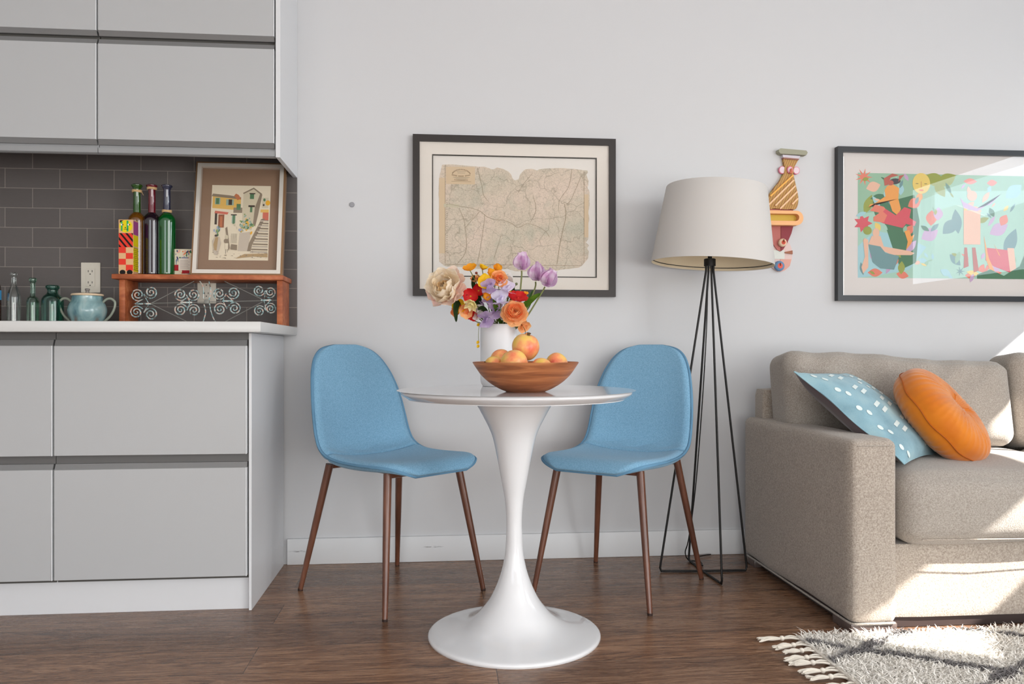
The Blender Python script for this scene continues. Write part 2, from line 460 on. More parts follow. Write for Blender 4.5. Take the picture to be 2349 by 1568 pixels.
# added unseen sun mask outside the right-hand window; its gap shapes the sun patches
bm = BM()
FX = 3.62
add_prism(bm, [(-7, -1), (9, -1), (9, 1.80), (2.54, 1.80), (1.24, 1.715), (.95, 1.84), (-7, 1.84)], FX, FX+.02, 'yz')      # mask below the sun gap
add_prism(bm, [(-7, 1.84), (.30, 1.84), (.32, 2.20), (.9, 2.14), (1.07, 2.06), (1.30, 2.02), (1.9, 1.965), (2.54, 1.905), (3.5, 1.84), (9, 1.84), (9, 6), (-7, 6)], FX, FX+.02, 'yz')  # mask above the gap, edge cut to fit the sunlit band
struct('sun_mask_outside', bm, mat('sun mask board', (180, 176, 170), rough=.9))
bm = BM(); add_box(bm, -.578, 1.155+2.1, WY-.013, WY, 0, .1, .003); struct('baseboard_back', bm, M_base)
# backsplash tiles
bm = BM(); add_box(bm, XL, -.5415, WY-.008, WY, .914, 1.575); struct('trim_1', bm, M_tile)
# round grey wall plug
bm = BM(); Mx = Matrix.Translation((-.333, WY-.001, 1.39)) @ Matrix.Rotation(PI/2, 4, 'X')
add_lathe(bm, [(0, 0), (.009, 0), (.010, .001), (.009, .004), (0, .005)], seg=24, M=Mx)
tag(obj('wall_plug', bm, mat('grey plug', (150, 150, 154), rough=.7)), 'small round grey plug on the bare wall left of the framed map', 'wall plug')

# ------------------------------------------------------------------ kitchen
def lip(bm, x0, x1, yf, z0, z1, up):
    """slanted handle profile; up=True: sits on the top of a drawer, leaning back upward"""
    if up: pts = [(yf+.004, z0), (yf+.022, z0), (yf+.022, z1), (yf+.012, z1)]
    else: pts = [(yf+.012, z0), (yf+.024, z0), (yf+.024, z1), (yf+.003, z1)]
    add_prism(bm, pts, x0, x1, 'yz')

def door_set(root, name, x0, x1, yf, z0, z1, lips):
    bm = BM(); add_box(bm, x0+.0015, x1-.0070, yf, yf+.02, z0, z1, .0012, 1)
    d = obj(name, bm, M_cab, root)
    bm = BM(); add_box(bm, x1-.0066, x1-.0036, yf-.0005, yf+.02, z0, z1); obj('edge_strip', bm, M_edge, d)
    for a, b, up in lips:
        bm = BM(); lip(bm, x0+.0015, x1-.0040, yf, a, b, up); obj('handle', bm, M_lip, d)
    return d

def base_cabinet(x0, x1, label, side=False):
    r = thing('base_cabinet', label, 'cabinet', ((x0+x1)/2, 2.85, 0), group='white base cabinets')
    bm = BM(); add_box(bm, x0+.002, x1-.002-(.008 if side else 0), 2.618, 3.13, .10, .880); obj('body', bm, M_dark, r)
    xe = x1-(.010 if side else 0)
    door_set(r, 'drawer', x0, xe, 2.592, .112, .455, [(.455, .472, True)])
    door_set(r, 'drawer', x0, xe, 2.592, .498, .840, [(.840, .859, True)])
    for z0, z1 in ((.4725, .497), (.8595, .8805)):
        bm = BM(); add_box(bm, x0+.002, xe, 2.608, 2.62, z0, z1)
        obj('grip_channel', bm, mat('channel grey', (98, 97, 96), rough=.5), r)
    if side:
        bm = BM(); add_box(bm, x1-.009, x1, 2.600, 3.13, 0, .8805, .001, 1); obj('end_panel', bm, M_cabside, r)
    return r
base_cabinet(-1.187, -.590, 'white two-drawer base cabinet at the right end, with the white side panel', True)
base_cabinet(-1.787, -1.187, 'white two-drawer base cabinet cut by the left picture edge')
base_cabinet(XL+.01, -1.787, 'white base cabinet furthest left, in the room corner')
bm = BM(); add_box(bm, XL, -.5995, 2.6215, 2.636, 0, .105); 
tag(obj('plinth', bm, M_cabside), 'long white toe kick board under the base cabinet drawers', 'plinth')
bm = BM(); add_box(bm, XL, -.541, 2.503, WY-.009, .8815, .914, .003, 2)
tag(obj('countertop', bm, M_counter), 'long white worktop running over the base cabinets', 'countertop')

def wall_cabinet(x0, x1, label, side=False):
    r = thing('wall_cabinet', label, 'cabinet', ((x0+x1)/2, 2.98, 1.49), group='white wall cabinets')
    xe = x1-(.017 if side else 0)
    bm = BM(); add_box(bm, x0+.002, xe-.001, 2.832, 3.134, 1.565, 2.70); obj('body', bm, M_dark, r)
    door_set(r, 'flap_door', x0, xe, 2.806, 1.537, 1.860, [(1.5205, 1.537, False), (1.860, 1.878, True)])
    door_set(r, 'flap_door', x0, xe, 2.806, 1.904, 2.66, [(1.889, 1.904, False)])
    bm = BM(); add_prism(bm, [(2.812, 1.510), (2.812, 1.494), (2.818, 1.490), (2.832, 1.490), (2.832, 1.565), (2.824, 1.565), (2.824, 1.510)], x0+.001, xe-.001, 'yz')
    obj('bottom_rail', bm, mat('rail grey', (150, 151, 152), rough=.35), r)
    if side:
        bm = BM(); add_box(bm, x1-.016, x1, 2.808, WY-.001, 1.489, 2.70, .001, 1); obj('end_panel', bm, M_cabside, r)
    return r
wall_cabinet(-1.144, -.541, 'white wall cabinet at the right end, above the leaning village picture', True)
wall_cabinet(-1.747, -1.144, 'white wall cabinet cut by the left picture edge, above the glass bottles')
wall_cabinet(XL+.01, -1.747, 'white wall cabinet furthest left, in the room corner')

# outlets
def outlet(x, z, label):
    r = thing('power_outlet', label, 'outlet', (x, WY-.008, z))
    M_pl = mat('cream outlet plastic', (222, 216, 202), rough=.4)
    bm = BM(); add_box(bm, x-.035, x+.035, WY-.014, WY-.008, z-.057, z+.057, .003); p = obj('cover_plate', bm, M_pl, r)
    bm = BM(); add_box(bm, x-.0165, x+.0165, WY-.0165, WY-.0135, z-.034, z+.034, .001); f = obj('socket_face', bm, M_pl, r)
    M_sl = mat('slot black', (40, 38, 36))
    for dz in (-.021, .021):
        for dx in (-.007, .007):
            bm = BM(); add_box(bm, x+dx-.0011, x+dx+.0011, WY-.0169, WY-.0160, z+dz-.001, z+dz+.0065); obj('slot', bm, M_sl, f)
        bm = BM(); add_box(bm, x-.002, x+.002, WY-.0169, WY-.0160, z+dz-.010, z+dz-.0065); obj('slot', bm, M_sl, f)
    for dz in (-.048, .048):
        bm = BM(); add_box(bm, x-.0022, x+.0022, WY-.0148, WY-.0138, z+dz-.0022, z+dz+.0022, .0008); obj('screw', bm, M_pl, p)
outlet(-1.300, 1.098, 'cream double power outlet on the grey tiles above the blue pottery jar')
outlet(-.877, 1.060, 'cream power outlet half hidden behind the scrollwork of the wooden shelf')

# wooden riser shelf with wrought scrolls
M_rack = wood('orange brown shelf wood', (128, 62, 30), (172, 92, 52), (204, 128, 84), axis=(3, 6, 6), rough=.5)
shelf = thing('counter_shelf', 'low orange-brown wooden riser shelf with curled iron scrollwork standing on the worktop', 'shelf', (-.855, 3.045, .914))
bm = BM(); add_box(bm, -1.160, -.560, 2.962, 3.128, 1.080, 1.098, .003); obj('shelf_board', bm, M_rack, shelf)
for x in (-1.141, -.587):
    bm = BM(); add_box(bm, x, x+.021, 2.982, 3.110, .9145, 1.080, .002); obj('side_board', bm, M_rack, shelf)
def iron_fn(g, b, tc):
    n = g.add('ShaderNodeTexNoise', {'Vector': tc, 'Scale': 90.0, 'Detail': 3.0}).outputs[0]
    g.l.new(g.ramp(n, [(.38, s2l((110, 88, 76))), (.45, s2l((130, 176, 180))), (.55, s2l((206, 204, 196))), (.64, s2l((212, 170, 150)))]), b.inputs['Base Color'])
M_iron = mat('verdigris iron', (140, 150, 150), rough=.55, metal=.3, fn=iron_fn)
M_irondk = mat('dark iron wire', (140, 140, 134), rough=.6, metal=.4)
def zp(x, y):   # scroll drawing units -> metres on the plane of the ironwork
    return -1.141+(x-155)*.000297, 1.079-(y-150)*.000297
YS = 3.005
def scroll(cx_, cy_, jx, jy, r=74, dirn=1):
    """spiral with its tail running to the joint (jx,jy)"""
    cx0, cz0 = zp(cx_, cy_); jx0, jz0 = zp(jx, jy); R = r*.000297
    a_end = math.atan2(jz0-cz0, jx0-cx0) + dirn*.9
    turns = 2.1; pts = []
    for k in range(40):
        t = k/39; a = a_end-dirn*(1-t)*turns*2*PI; q = R*(.10+.90*t)
        pts.append((cx0+q*math.cos(a), YS, cz0+q*math.sin(a)))
    e = Vector(pts[-1]); tang = (Vector(pts[-1])-Vector(pts[-2])).normalized()
    mid = e+tang*R*.7
    j = Vector((jx0, YS, jz0))
    for k in range(1, 9):
        t = k/8; pts.append(tuple((1-t)**2*e+2*t*(1-t)*mid+t*t*j))
    n = len(pts)
    bm = BM(); add_tube(bm, pts, [.0016+.0012*math.sin(PI*min(1, k/n*1.1)) for k in range(n)], 6)
    obj('scroll', bm, M_iron, shelf)
for c in ((345, 325, 330, 425, 1), (500, 295, 470, 425, -1), (330, 540, 330, 450, -1), (500, 565, 470, 450, 1),
          (850, 320, 860, 412, 1), (1005, 320, 960, 412, -1), (850, 510, 860, 425, -1), (1010, 515, 960, 425, 1),
          (1310, 305, 1360, 392, 1), (1480, 295, 1470, 392, -1), (1320, 500, 1360, 405, -1), (1495, 490, 1470, 405, 1),
          (1790, 265, 1850, 375, 1), (1925, 285, 1920, 375, -1), (1795, 520, 1850, 395, -1), (1930, 490, 1920, 395, 1)):
    scroll(*c[:4], r=80 if c[0] < 1700 else 72, dirn=c[4])
for a, b in (((300, 437), (2020, 385)), ((500, 430), (1010, 155)), ((500, 440), (1000, 690)), ((1375, 155), (1830, 375)), ((1310, 690), (1830, 405))):
    bm = BM(); p, q = zp(*a), zp(*b)
    add_tube(bm, [(p[0], YS+.003, p[1]), (q[0], YS+.003, q[1])], .0016, 6); obj('rod', bm, M_irondk, shelf)
for x0, x1, y in ((320, 500, 437), (850, 990, 418), (1350, 1480, 398), (1810, 1940, 385)):
    bm = BM(); p, q = zp(x0, y), zp(x1, y-2)
    add_box(bm, p[0], q[0], YS-.003, YS+.004, p[1]-.003, p[1]+.003, .001); obj('clasp', bm, M_iron, shelf)
for pts in ([(1080, 155), (1120, 230), (1122, 370)], [(1190, 160), (1212, 280), (1190, 385)],
            [(1130, 440), (1148, 540), (1110, 690)], [(1195, 430), (1222, 560), (1280, 690)]):
    bm = BM(); add_tube(bm, smooth_curve([(zp(*p)[0], YS, zp(*p)[1]) for p in pts], 8), .0022, 6); obj('curved_rod', bm, M_iron, shelf)
bm = BM(); p = zp(1160, 405); add_box(bm, p[0]-.008, p[0]+.010, YS-.003, YS+.004, p[1]-.008, p[1]+.007, .002); obj('clasp', bm, M_irondk, shelf)

# tall coloured bottles
def tall_bottle(x, y, c_body, c_neck, ring_z, label, tail=False):
    r = thing('glass_bottle', label, 'bottle', (x, y, 1.098), group='tall coloured bottles on the wooden shelf')
    m1 = mat('bottle '+label[:22], c_body, rough=.03, spec=.8, trans=.3, ior=1.5, coat=.6)
    m2 = mat('neck '+label[:22], c_neck, rough=.03, spec=.8, trans=.3, ior=1.5, coat=.6)
    z = 1.0985
    bm = BM()
    add_lathe(bm, prof_smooth([(0, z), (.026, z), (.0300, z+.006), (.0305, z+.03), (.0305, z+.18), (.030, z+.208), (.024, z+.222), (.0145, z+.232)], 4)+[(.0135, z+.233), (0, z+.233)], x, y)
    obj('body', bm, m1, r)
    bm = BM()
    add_lathe(bm, [(0, z+.2335), (.0132, z+.2335), (.0128, z+.26), (.0125, z+.318), (.0155, z+.326), (.0195, z+.330), (.020, z+.334), (.016, z+.337), (.011, z+.336), (.010, z+.30), (0, z+.30)], x, y)
    obj('neck', bm, m2, r)
    bm = BM()
    for k in range(3):
        pts = [(x+.0158*math.cos(a), y+.0158*math.sin(a), z+ring_z+(k-1)*.0028+.0008*math.sin(3*a+k)) for a in [2*PI*i/24 for i in range(25)]]
        add_tube(bm, pts, .0019, 6)
    if tail: add_tube(bm, [(x+.014, y-.008, z+ring_z), (x+.022, y-.010, z+ring_z-.006), (x+.026, y-.010, z+ring_z-.016)], .0008, 5)
    part_label(obj('twine', bm, mat('straw twine', (214, 178, 130), rough=.9), r), 'straw twine tied round the glass')
tall_bottle(-1.105, 3.055, (122, 76, 18), (44, 92, 14), .312, 'tall bottle with amber body and green neck, leftmost of the three coloured bottles', True)
tall_bottle(-1.052, 3.055, (40, 24, 36), (120, 14, 36), .323, 'tall bottle with dark purple body and red neck, between the other coloured bottles')
tall_bottle(-.9985, 3.055, (8, 96, 36), (58, 60, 84), .2395, 'tall bottle with green body and grey-blue neck, nearest the small card')

# painted box with face and checks
def flat(bm, polys, ox, oz, y, w, h, lift=.00025):
    """polys: (mat index, [(u,v)...]) drawn in order on plane y, v up"""
    for k, (mi, pts) in enumerate(polys):
        yy = y-lift*(k+1)*.15-.0002
        vs = [bm.verts.new((ox+u*w, yy, oz+v*h)) for u, v in pts]
        f = bm.faces.new(vs); f.material_index = mi
        f.normal_update()
        if f.normal.y > 0: f.normal_flip()
def rect(u0, v0, u1, v1): return [(u0, v0), (u1, v0), (u1, v1), (u0, v1)]
def ell(cx_, cy_, rx, ry, n=20, a=0):
    ca, sa = math.cos(a), math.sin(a)
    return [(cx_+rx*math.cos(2*PI*k/n)*ca-ry*math.sin(2*PI*k/n)*sa, cy_+rx*math.cos(2*PI*k/n)*sa+ry*math.sin(2*PI*k/n)*ca) for k in range(n)]
P = lambda n, c, r=.7: mat('paint '+n, c, rough=r, spec=.3)
c_red, c_peach, c_black, c_yel, c_grn, c_pur, c_wht = P('red', (226, 60, 44)), P('peach', (222, 176, 128)), P('black', (24, 20, 18)), P('yellow', (232, 208, 20)), P('green', (42, 170, 96)), P('purple', (168, 76, 140)), P('white', (225, 222, 212))
bx = thing('painted_box', 'tall thin box painted with a striped face and red checks beside the amber bottle', 'box', (-1.113, 2.995, 1.098))
X0, X1, Y0, Y1, Z0, Z1 = -1.138, -1.087, 2.970, 3.018, 1.0985, 1.293
bm = BM(); add_box(bm, X0, X1, Y0, Y1, Z0, Z1, .001, 1); obj('body', bm, c_peach, bx)
bm = BM(); pol = []
pol += [(0, rect(.02, .49, .98, .75))]
def clip_u(q, lo=.02, hi=.98):
    for sg, lim in ((1, lo), (-1, hi)):
        out_ = []
        for i in range(len(q)):
            a, b = q[i-1], q[i]; ia, ib = sg*(a[0]-lim) >= 0, sg*(b[0]-lim) >= 0
            if ia != ib: t = (lim-a[0])/(b[0]-a[0]); out_.append((lim, a[1]+t*(b[1]-a[1])))
            if ib: out_.append(b)
        q = out_
        if not q: return q
    return q
for k in range(-2, 3):
    a = k*.40+.05
    q = clip_u([(a, .75), (a+.16, .75), (a+.16+.8, .49), (a+.8, .49)])
    if len(q) > 2: pol.append((1, q))
for i in range(4):
    for j in range(2):
        if (i+j) % 2 == 1: pol.append((0, rect(.02+.48*j, .06+.108*i, .5+.48*j, .168+.108*i)))
pol += [(1, ell(.28, .03, .2, .045)), (1, ell(.76, .03, .2, .045))]
pol += [(1, rect(.1, .94, .5, .985)), (2, ell(.5, .875, .44, .115)), (3, rect(.17, .79, .28, .96)), (3, rect(.55, .78, .68, .98)),
        (4, ell(.22, .905, .07, .018)), (1, ell(.3, .905, .035, .014)), (4, ell(.68, .905, .07, .018)), (1, ell(.76, .905, .035, .014)),
        (1, rect(.43, .84, .50, .86)), (1, rect(.36, .815, .66, .823))]
flat(bm, pol, X0, Z0, Y0, X1-X0, Z1-Z0)
obj('face_painting', bm, [c_red, c_black, c_yel, c_grn, c_wht], bx, 0)
def side_quads(bm, rects, x):
    for mi, y0, z0, y1, z1 in rects:
        vs = [bm.verts.new((x, a, b)) for a, b in ((y0, z0), (y1, z0), (y1, z1), (y0, z1))]
        f = bm.faces.new(vs); f.material_index = mi
bm = BM(); R_ = [(0, Y0+.001, Z0+.01, Y1-.001, Z0+.095)]
side_quads(bm, R_, X1+.0002)
side_quads(bm, [(0, Y0+.001, Z0+.10, Y1-.001, Z0+.14), (2, Y0+.001, Z0+.142, Y1-.001, Z1-.004)], X1+.0002)
dots = []
for i in range(12):
    for j in range(4):
        yy = Y0+.004+j*.012+(i % 2)*.006; zz = Z0+.014+i*.007
        if yy+.005 < Y1: dots.append((1, yy, zz, yy+.005, zz+.0042))
side_quads(bm, dots, X1+.0004)
obj('side_painting', bm, [c_yel, c_black, c_pur], bx, 0)
# small printed card
cd = thing('greeting_card', 'small patterned card with a pale text panel, between the green bottle and the village picture', 'card', (-.94, 3.05, 1.098))
bm = BM(); add_box(bm, -.970, -.900, 3.048, 3.056, 1.0985, 1.199, .0006, 1); obj('card_block', bm, P('cream card', (214, 206, 180)), cd)
bm = BM(); pol = []
rnd = random.Random(3)
for k in range(70):
    u, v = rnd.uniform(.06, .94), rnd.uniform(.05, .95)
    pol.append((rnd.choice([0, 1, 2, 3, 4]), ell(u, v, rnd.uniform(.03, .08), rnd.uniform(.02, .045), 8, rnd.uniform(0, 3))))
pol += [(6, rect(.02, .2, .22, .42)), (6, rect(.4, .1, .78, .26)), (2, rect(.82, .15, .97, .4)), (5, rect(.22, .22, .85, .66))]
for k in range(6): pol.append((7, rect(.30, .30+.055*k, .78-.06*(k % 2), .312+.055*k)))
pol.append((0, rect(.36, .66, .72, .70)))
flat(bm, pol, -.970, 1.0985, 3.048, .070, .1005, .0001)
obj('card_print', bm, [P('card grey blue', (120, 130, 150)), P('card orange', (220, 120, 70)), P('card green', (50, 110, 70)), P('card pink', (220, 170, 150)), P('card navy', (70, 70, 110)), P('card panel', (216, 204, 190)), P('card dark red', (160, 30, 40)), P('card ink', (150, 140, 136))], cd, 0)

# framed village watercolour leaning on the tiles
pic = thing('framed_picture', 'village street watercolour in a silver-bronze frame leaning on the kitchen tiles', 'picture', (-.735, 3.0, 1.0985), rot=(-math.radians(10), 0, 0))
w_, h_ = .328, .438
M_fr = mat('bronze frame', (150, 116, 84), rough=.35, metal=.55)
M_fr2 = mat('silver frame bead', (226, 220, 210), rough=.25, metal=.35)
def frame_bars(x0, x1, z0, z1, w, y0, y1, bev=.001):
    out = []
    for a in (((x0, z0), (x1, z0), (x1-w, z0+w), (x0+w, z0+w)), ((x1, z0), (x1, z1), (x1-w, z1-w), (x1-w, z0+w)),
              ((x1, z1), (x0, z1), (x0+w, z1-w), (x1-w, z1-w)), ((x0, z1), (x0, z0), (x0+w, z0+w), (x0+w, z1-w))):
        out.append(a)
    bm = BM()
    for a in out: add_prism(bm, list(a), y0, y1)
    return bm
obj('frame', frame_bars(-w_/2, w_/2, 0, h_, .012, 0, .024), M_fr, pic, local=True)
bm = frame_bars(-w_/2+.007, w_/2-.007, .007, h_-.007, .014, -.005, .012); part_label(obj('frame_bead', bm, M_fr2, pic, local=True), 'bright silver inner bead of the frame')
bm = BM(); add_box(bm, -w_/2+.011, w_/2-.011, .014, .018, .011, h_-.011); obj('mat_board', bm, mat('brown mount board', (142, 114, 92), rough=.85), pic, local=True)
bm = BM(); pol = []
ax0, ax1, az0, az1 = -.106, .108, .062, .352
pol.append((0, rect(0, 0, 1, 1)))
pol += [(1, [(.02, .69), (.38, .67), (.5, .71), (.5, .83), (.3, .86), (.02, .87)]), (2, [(.0, .85), (.5, .81), (.5, .84), (.3, .865), (.02, .885)]),
        (3, rect(.06, .74, .15, .83)), (4, rect(.075, .745, .13, .825)), (3, rect(.25, .73, .38, .81)), (5, rect(.29, .735, .35, .81)),
        (6, [(.06, .62), (.28, .605), (.30, .635), (.07, .655)]), (7, rect(.13, .43, .23, .605)), (5, rect(.07, .47, .11, .62)), (8, rect(.16, .44, .2, .58)),
        (9, [(.53, .42), (.54, .90), (.71, .97), (.82, .90), (.74, .70), (.72, .5), (.7, .4)]), (2, [(.53, .90), (.71, .975), (.86, .89), (.84, .875), (.71, .955), (.54, .885)]),
        (2, [(.82, .89), (.86, .88), (.80, .60), (.76, .45), (.72, .48), (.74, .7)]), (4, rect(.65, .82, .72, .89)), (5, rect(.64, .885, .74, .90)), (5, rect(.63, .71, .74, .735)), (4, rect(.66, .64, .70, .71)),
        (8, [(.38, .86), (.41, .89), (.46, .87), (.5, .82), (.44, .80)]), (5, rect(.40, .64, .52, .67)), (2, rect(.38, .63, .53, .70)), (4, rect(.43, .67, .5, .75)),
        (6, rect(.88, .52, .98, .64)), (1, rect(.84, .64, .98, .68)), (9, rect(.86, .70, .97, .84)), (10, ell(.96, .77, .04, .035)), (5, ell(.89, .74, .015, .015)), (4, ell(.90, .81, .02, .02)),
        (3, rect(.36, .49, .42, .60)), (4, rect(.375, .48, .41, .595)), (5, rect(.34, .595, .44, .61)),
        (2, [(.70, .12), (.72, .2), (.92, .56), (.86, .55), (.66, .22), (.64, .12)]), (11, [(.48, .12), (.50, .36), (.70, .38), (.64, .12)])]
for k in range(13):
    v = .10+.035*k; u0 = .72+.012*k
    pol.append((2 if k % 2 else 11, [(u0-.03, v), (.985, v-.005), (.985, v+.012), (u0-.02, v+.016)]))
    pol.append((5, [(u0-.02, v+.015), (.985, v+.011), (.985, v+.015), (u0-.02, v+.019)]))
rnd = random.Random(5)
for k in range(60):
    u, v = rnd.gauss(.60, .06), rnd.gauss(.46, .045)
    pol.append((rnd.choice([4, 12, 3, 10, 9]), ell(u, v, rnd.uniform(.008, .028), rnd.uniform(.006, .02), 7, rnd.uniform(0, 3))))
for k in range(16):
    pol.append((rnd.choice([4, 12, 13]), ell(rnd.gauss(.14, .03), rnd.gauss(.39, .03), .015, .02, 7)))
pol += [(13, ell(.51, .40, .03, .02)), (2, [(.26, .42), (.29, .44), (.35, .16), (.33, .12)]), (11, [(.08, .10), (.05, .25), (.10, .31), (.17, .30), (.20, .22), (.15, .06), (.10, .07)]),
        (14, [(.07, .20), (.10, .30), (.15, .30), (.13, .12), (.09, .13)]), (5, ell(.11, .32, .025, .015)), (9, ell(.29, .30, .025, .03)), (2, ell(.28, .25, .035, .03)), (0, rect(.27, .14, .32, .22)), (5, rect(.28, .08, .285, .14)), (5, rect(.31, .10, .315, .14)),
        (2, [(.36, .14), (.47, .13), (.47, .20), (.37, .21)]), (14, [(.45, .02), (.75, .05), (.99, .04), (.99, .09), (.6, .08)])]
for k in range(6): pol.append((5, rect(.365+k*.018, .22, .368+k*.018, .35)))
for k in range(40):
    u, v = rnd.uniform(.03, .97), rnd.uniform(.02, .13)
    pol.append((2, [(u, v), (u+rnd.uniform(.02, .06), v+rnd.uniform(-.01, .01)), (u+.03, v+.004)]))
flat(bm, pol, ax0, az0, .0138, ax1-ax0, az1-az0, .00012)
obj('watercolour', bm, [P('wc paper', (226, 212, 186)), P('wc ochre', (222, 178, 96)), P('wc grey brown', (142, 126, 106)), P('wc shutter', (150, 172, 156)), P('wc green', (88, 124, 88)),
    P('wc dark', (74, 62, 54)), P('wc pink red', (204, 108, 88)), P('wc door', (150, 92, 66)), P('wc rust', (190, 116, 78)), P('wc stone', (206, 194, 166)), P('wc amber', (232, 172, 50)), P('wc light stone', (196, 182, 164)), P('wc leaf', (140, 160, 100)), P('wc blue', (160, 170, 190)), P('wc tan', (176, 148, 108))], pic, 0, local=True)
bm = BM(); add_box(bm, -w_/2+.011, w_/2-.011, .0085, .0095, .011, h_-.011); obj('glass', bm, M_picglass, pic, local=True)

# clear glass bottles
M_clear = tinted_glass('clear bottle glass', (246, 248, 247))
M_pale = tinted_glass('pale green bottle glass', (222, 238, 230))
M_aqua = tinted_glass('aqua jar glass', (190, 226, 218))
def clear_bottle(x, y, prof, m, label):
    z = .9145; t = .0022
    out = prof_smooth([(a, z+b) for a, b in prof], 4)
    inner = [(max(a-t, 0.0), max(b, z+.004)) for a, b in out][::-1]
    bm = BM(); add_lathe(bm, [(0, z)]+out+[(inner[0][0], out[-1][1])]+inner[1:-1]+[(0, z+.004)], x, y, 40)
    o = obj('glass_bottle', bm, m, loc=(x, y, z)); tag(o, label, 'bottle', 'clear glass bottles on the worktop')
    return o
clear_bottle(-1.483, 2.95, [(.019, 0), (.0225, .004), (.0225, .045), (.0225, .095), (.018, .118), (.010, .140), (.0085, .165), (.0095, .170), (.0115, .174), (.0115, .180), (.009, .184)], M_clear, 'clear glass bottle with narrow neck, leftmost of the three see-through bottles')
clear_bottle(-1.422, 2.955, [(.018, 0), (.0205, .004), (.0205, .05), (.0205, .078), (.017, .094), (.009, .104), (.0085, .145), (.011, .152), (.0125, .157), (.012, .164), (.009, .166)], M_pale, 'slim pale green glass bottle standing between the clear bottle and the aqua jar')
clear_bottle(-1.358, 2.96, [(.032, 0), (.0355, .005), (.0355, .05), (.0355, .085), (.030, .100), (.020, .110), (.017, .118), (.018, .126), (.022, .130), (.0225, .137), (.018, .141)], M_aqua, 'wide aqua glass jar bottle beside the blue pottery jar')
r = thing('glass_bottle', 'dark amber bottle with a blue label at the left picture edge on the worktop', 'bottle', (-1.548, 2.93, .9145))
bm = BM(); add_lathe(bm, prof_smooth([(0, .9145), (.027, .9145), (.030, .92), (.030, 1.03), (.025, 1.06), (.012, 1.09), (.012, 1.13), (.014, 1.135), (.011, 1.14), (0, 1.14)], 4), -1.548, 2.93); obj('body', bm, mat('dark amber glass', (52, 26, 20), rough=.08, coat=.5), r)
bm = BM(); add_lathe(bm, [(.0303, 1.0), (.0306, 1.002), (.0306, 1.032), (.0303, 1.034)], -1.548, 2.93); part_label(obj('label', bm, P('sky blue label', (70, 150, 200)), r), 'blue band label on the bottle')
# pottery jar
jar = thing('pottery_jar', 'round blue glazed pottery jar with two loop handles and cream lid on the worktop', 'jar', (-1.236, 2.95, .9145))
M_pot = mat('blue pottery glaze', (130, 160, 164), rough=.18, coat=.4, fn=pot_fn)
def jobj(n, bm, m, par=jar): return obj(n, bm, m, par, local=True)
bm = BM(); add_lathe(bm, prof_smooth([(0, 0), (.042, 0), (.050, .006), (.060, .030), (.0635, .052), (.059, .072), (.052, .084), (.050, .092), (.050, .102)], 5)+[(.046, .102), (.046, .01), (0, .01)], seg=56); jobj('body', bm, M_pot)
bm = BM(); add_lathe(bm, [(0, .0995), (.048, .1025), (.0515, .1035), (.0525, .107), (.050, .110), (.02, .113), (0, .1135)], seg=56); ld = jobj('lid', bm, mat('bare cream clay', (222, 198, 168), rough=.8))
bm = BM(); add_lathe(bm, prof_smooth([(0, .113), (.006, .1135), (.0055, .119), (.008, .125), (.007, .129), (0, .130)], 3), seg=20); jobj('knob', bm, mat('grey knob', (126, 122, 118), rough=.4), ld)
for sg in (-1, 1):
    bm = BM(); add_tube(bm, smooth_curve([(sg*.050, 0, .078), (sg*.066, 0, .092), (sg*.082, 0, .093), (sg*.094, 0, .080), (sg*.090, 0, .055), (sg*.076, 0, .030), (sg*.056, 0, .012)], 6), .0042, 8); jobj('handle', bm, mat('olive grey glaze', (140, 146, 132), rough=.3))

# ------------------------------------------------------------------ pictures on the wall
def wall_frame(root, x0, x1, z0, z1, w, depth, m):
    bm = frame_bars(x0, x1, z0, z1, w, WY-depth, WY-.002); return obj('frame', bm, m, root)
M_blk = mat('dark brown black frame', (40, 33, 30), rough=.45)
mp_ = thing('framed_map', 'old torn-edged map with ruled mount in a black frame on the wall above the table', 'picture', (.302, WY-.002, 1.037), rot=(0, math.radians(-.0), 0))
YD = WY-.024
wall_frame(mp_, -.098, .703, 1.037, 1.664, .0265, .026, M_blk)
M_mount = mat('ivory mount', (222, 214, 204), rough=.9); M_mount2 = mat('inner ivory mount', (224, 218, 210), rough=.9)
bm = BM()
for a in ((-.072, -.0215, 1.063, 1.638), (.6265, .677, 1.063, 1.638), (-.0215, .6265, 1.063, 1.1145), (-.0215, .6265, 1.5875, 1.638)):
    add_box(bm, a[0], a[1], WY-.016, WY-.012, a[2], a[3])
obj('mount', bm, M_mount, mp_)
bm = frame_bars(-.0235, .6285, 1.1125, 1.5895, .004, WY-.0165, WY-.010); part_label(obj('ruled_line', bm, P('mount line', (62, 58, 50)), mp_), 'thin dark line round the mount opening')
bm = BM(); add_box(bm, -.0195, .6245, WY-.010, WY-.008, 1.1165, 1.5855); obj('backing_sheet', bm, M_mount2, mp_)
# torn outline, traced in the map's own units (0..1 across, 0..1 up)
out = [(.0, .02), (.03, -.02), (.045, -.03), (.16, -.035), (.22, -.02), (.24, -.05), (.36, -.065), (.45, -.05), (.50, -.075), (.60, -.075), (.66, -.085), (.74, -.08), (.80, -.055), (.86, -.045), (.93, -.03), (.955, .0), (.99, .06),
       (.995, .13), (.985, .17), (.995, .2), (.975, .23), (.99, .26), (.992, .42), (.998, .45), (.992, .55), (1.0, .6), (1.0, .75), (.988, .78), (.993, .86), (.98, .92), (.99, .945), (.985, .965), (.96, .965), (.93, .975), (.80, .985), (.70, .975), (.66, .965),
       (.645, .955), (.61, .972), (.57, .965), (.545, .93), (.53, .90), (.525, .86), (.50, .85), (.485, .862), (.475, .91), (.455, .94), (.42, .965), (.38, .975), (.355, .955), (.30, .98), (.2, .985), (.09, 1.0), (.02, .995), (.01, .93), (.005, .9), (.0, .8), (-.004, .7), (.003, .6), (.0, .55), (.004, .4), (.008, .33), (.0, .3), (.0, .1)]
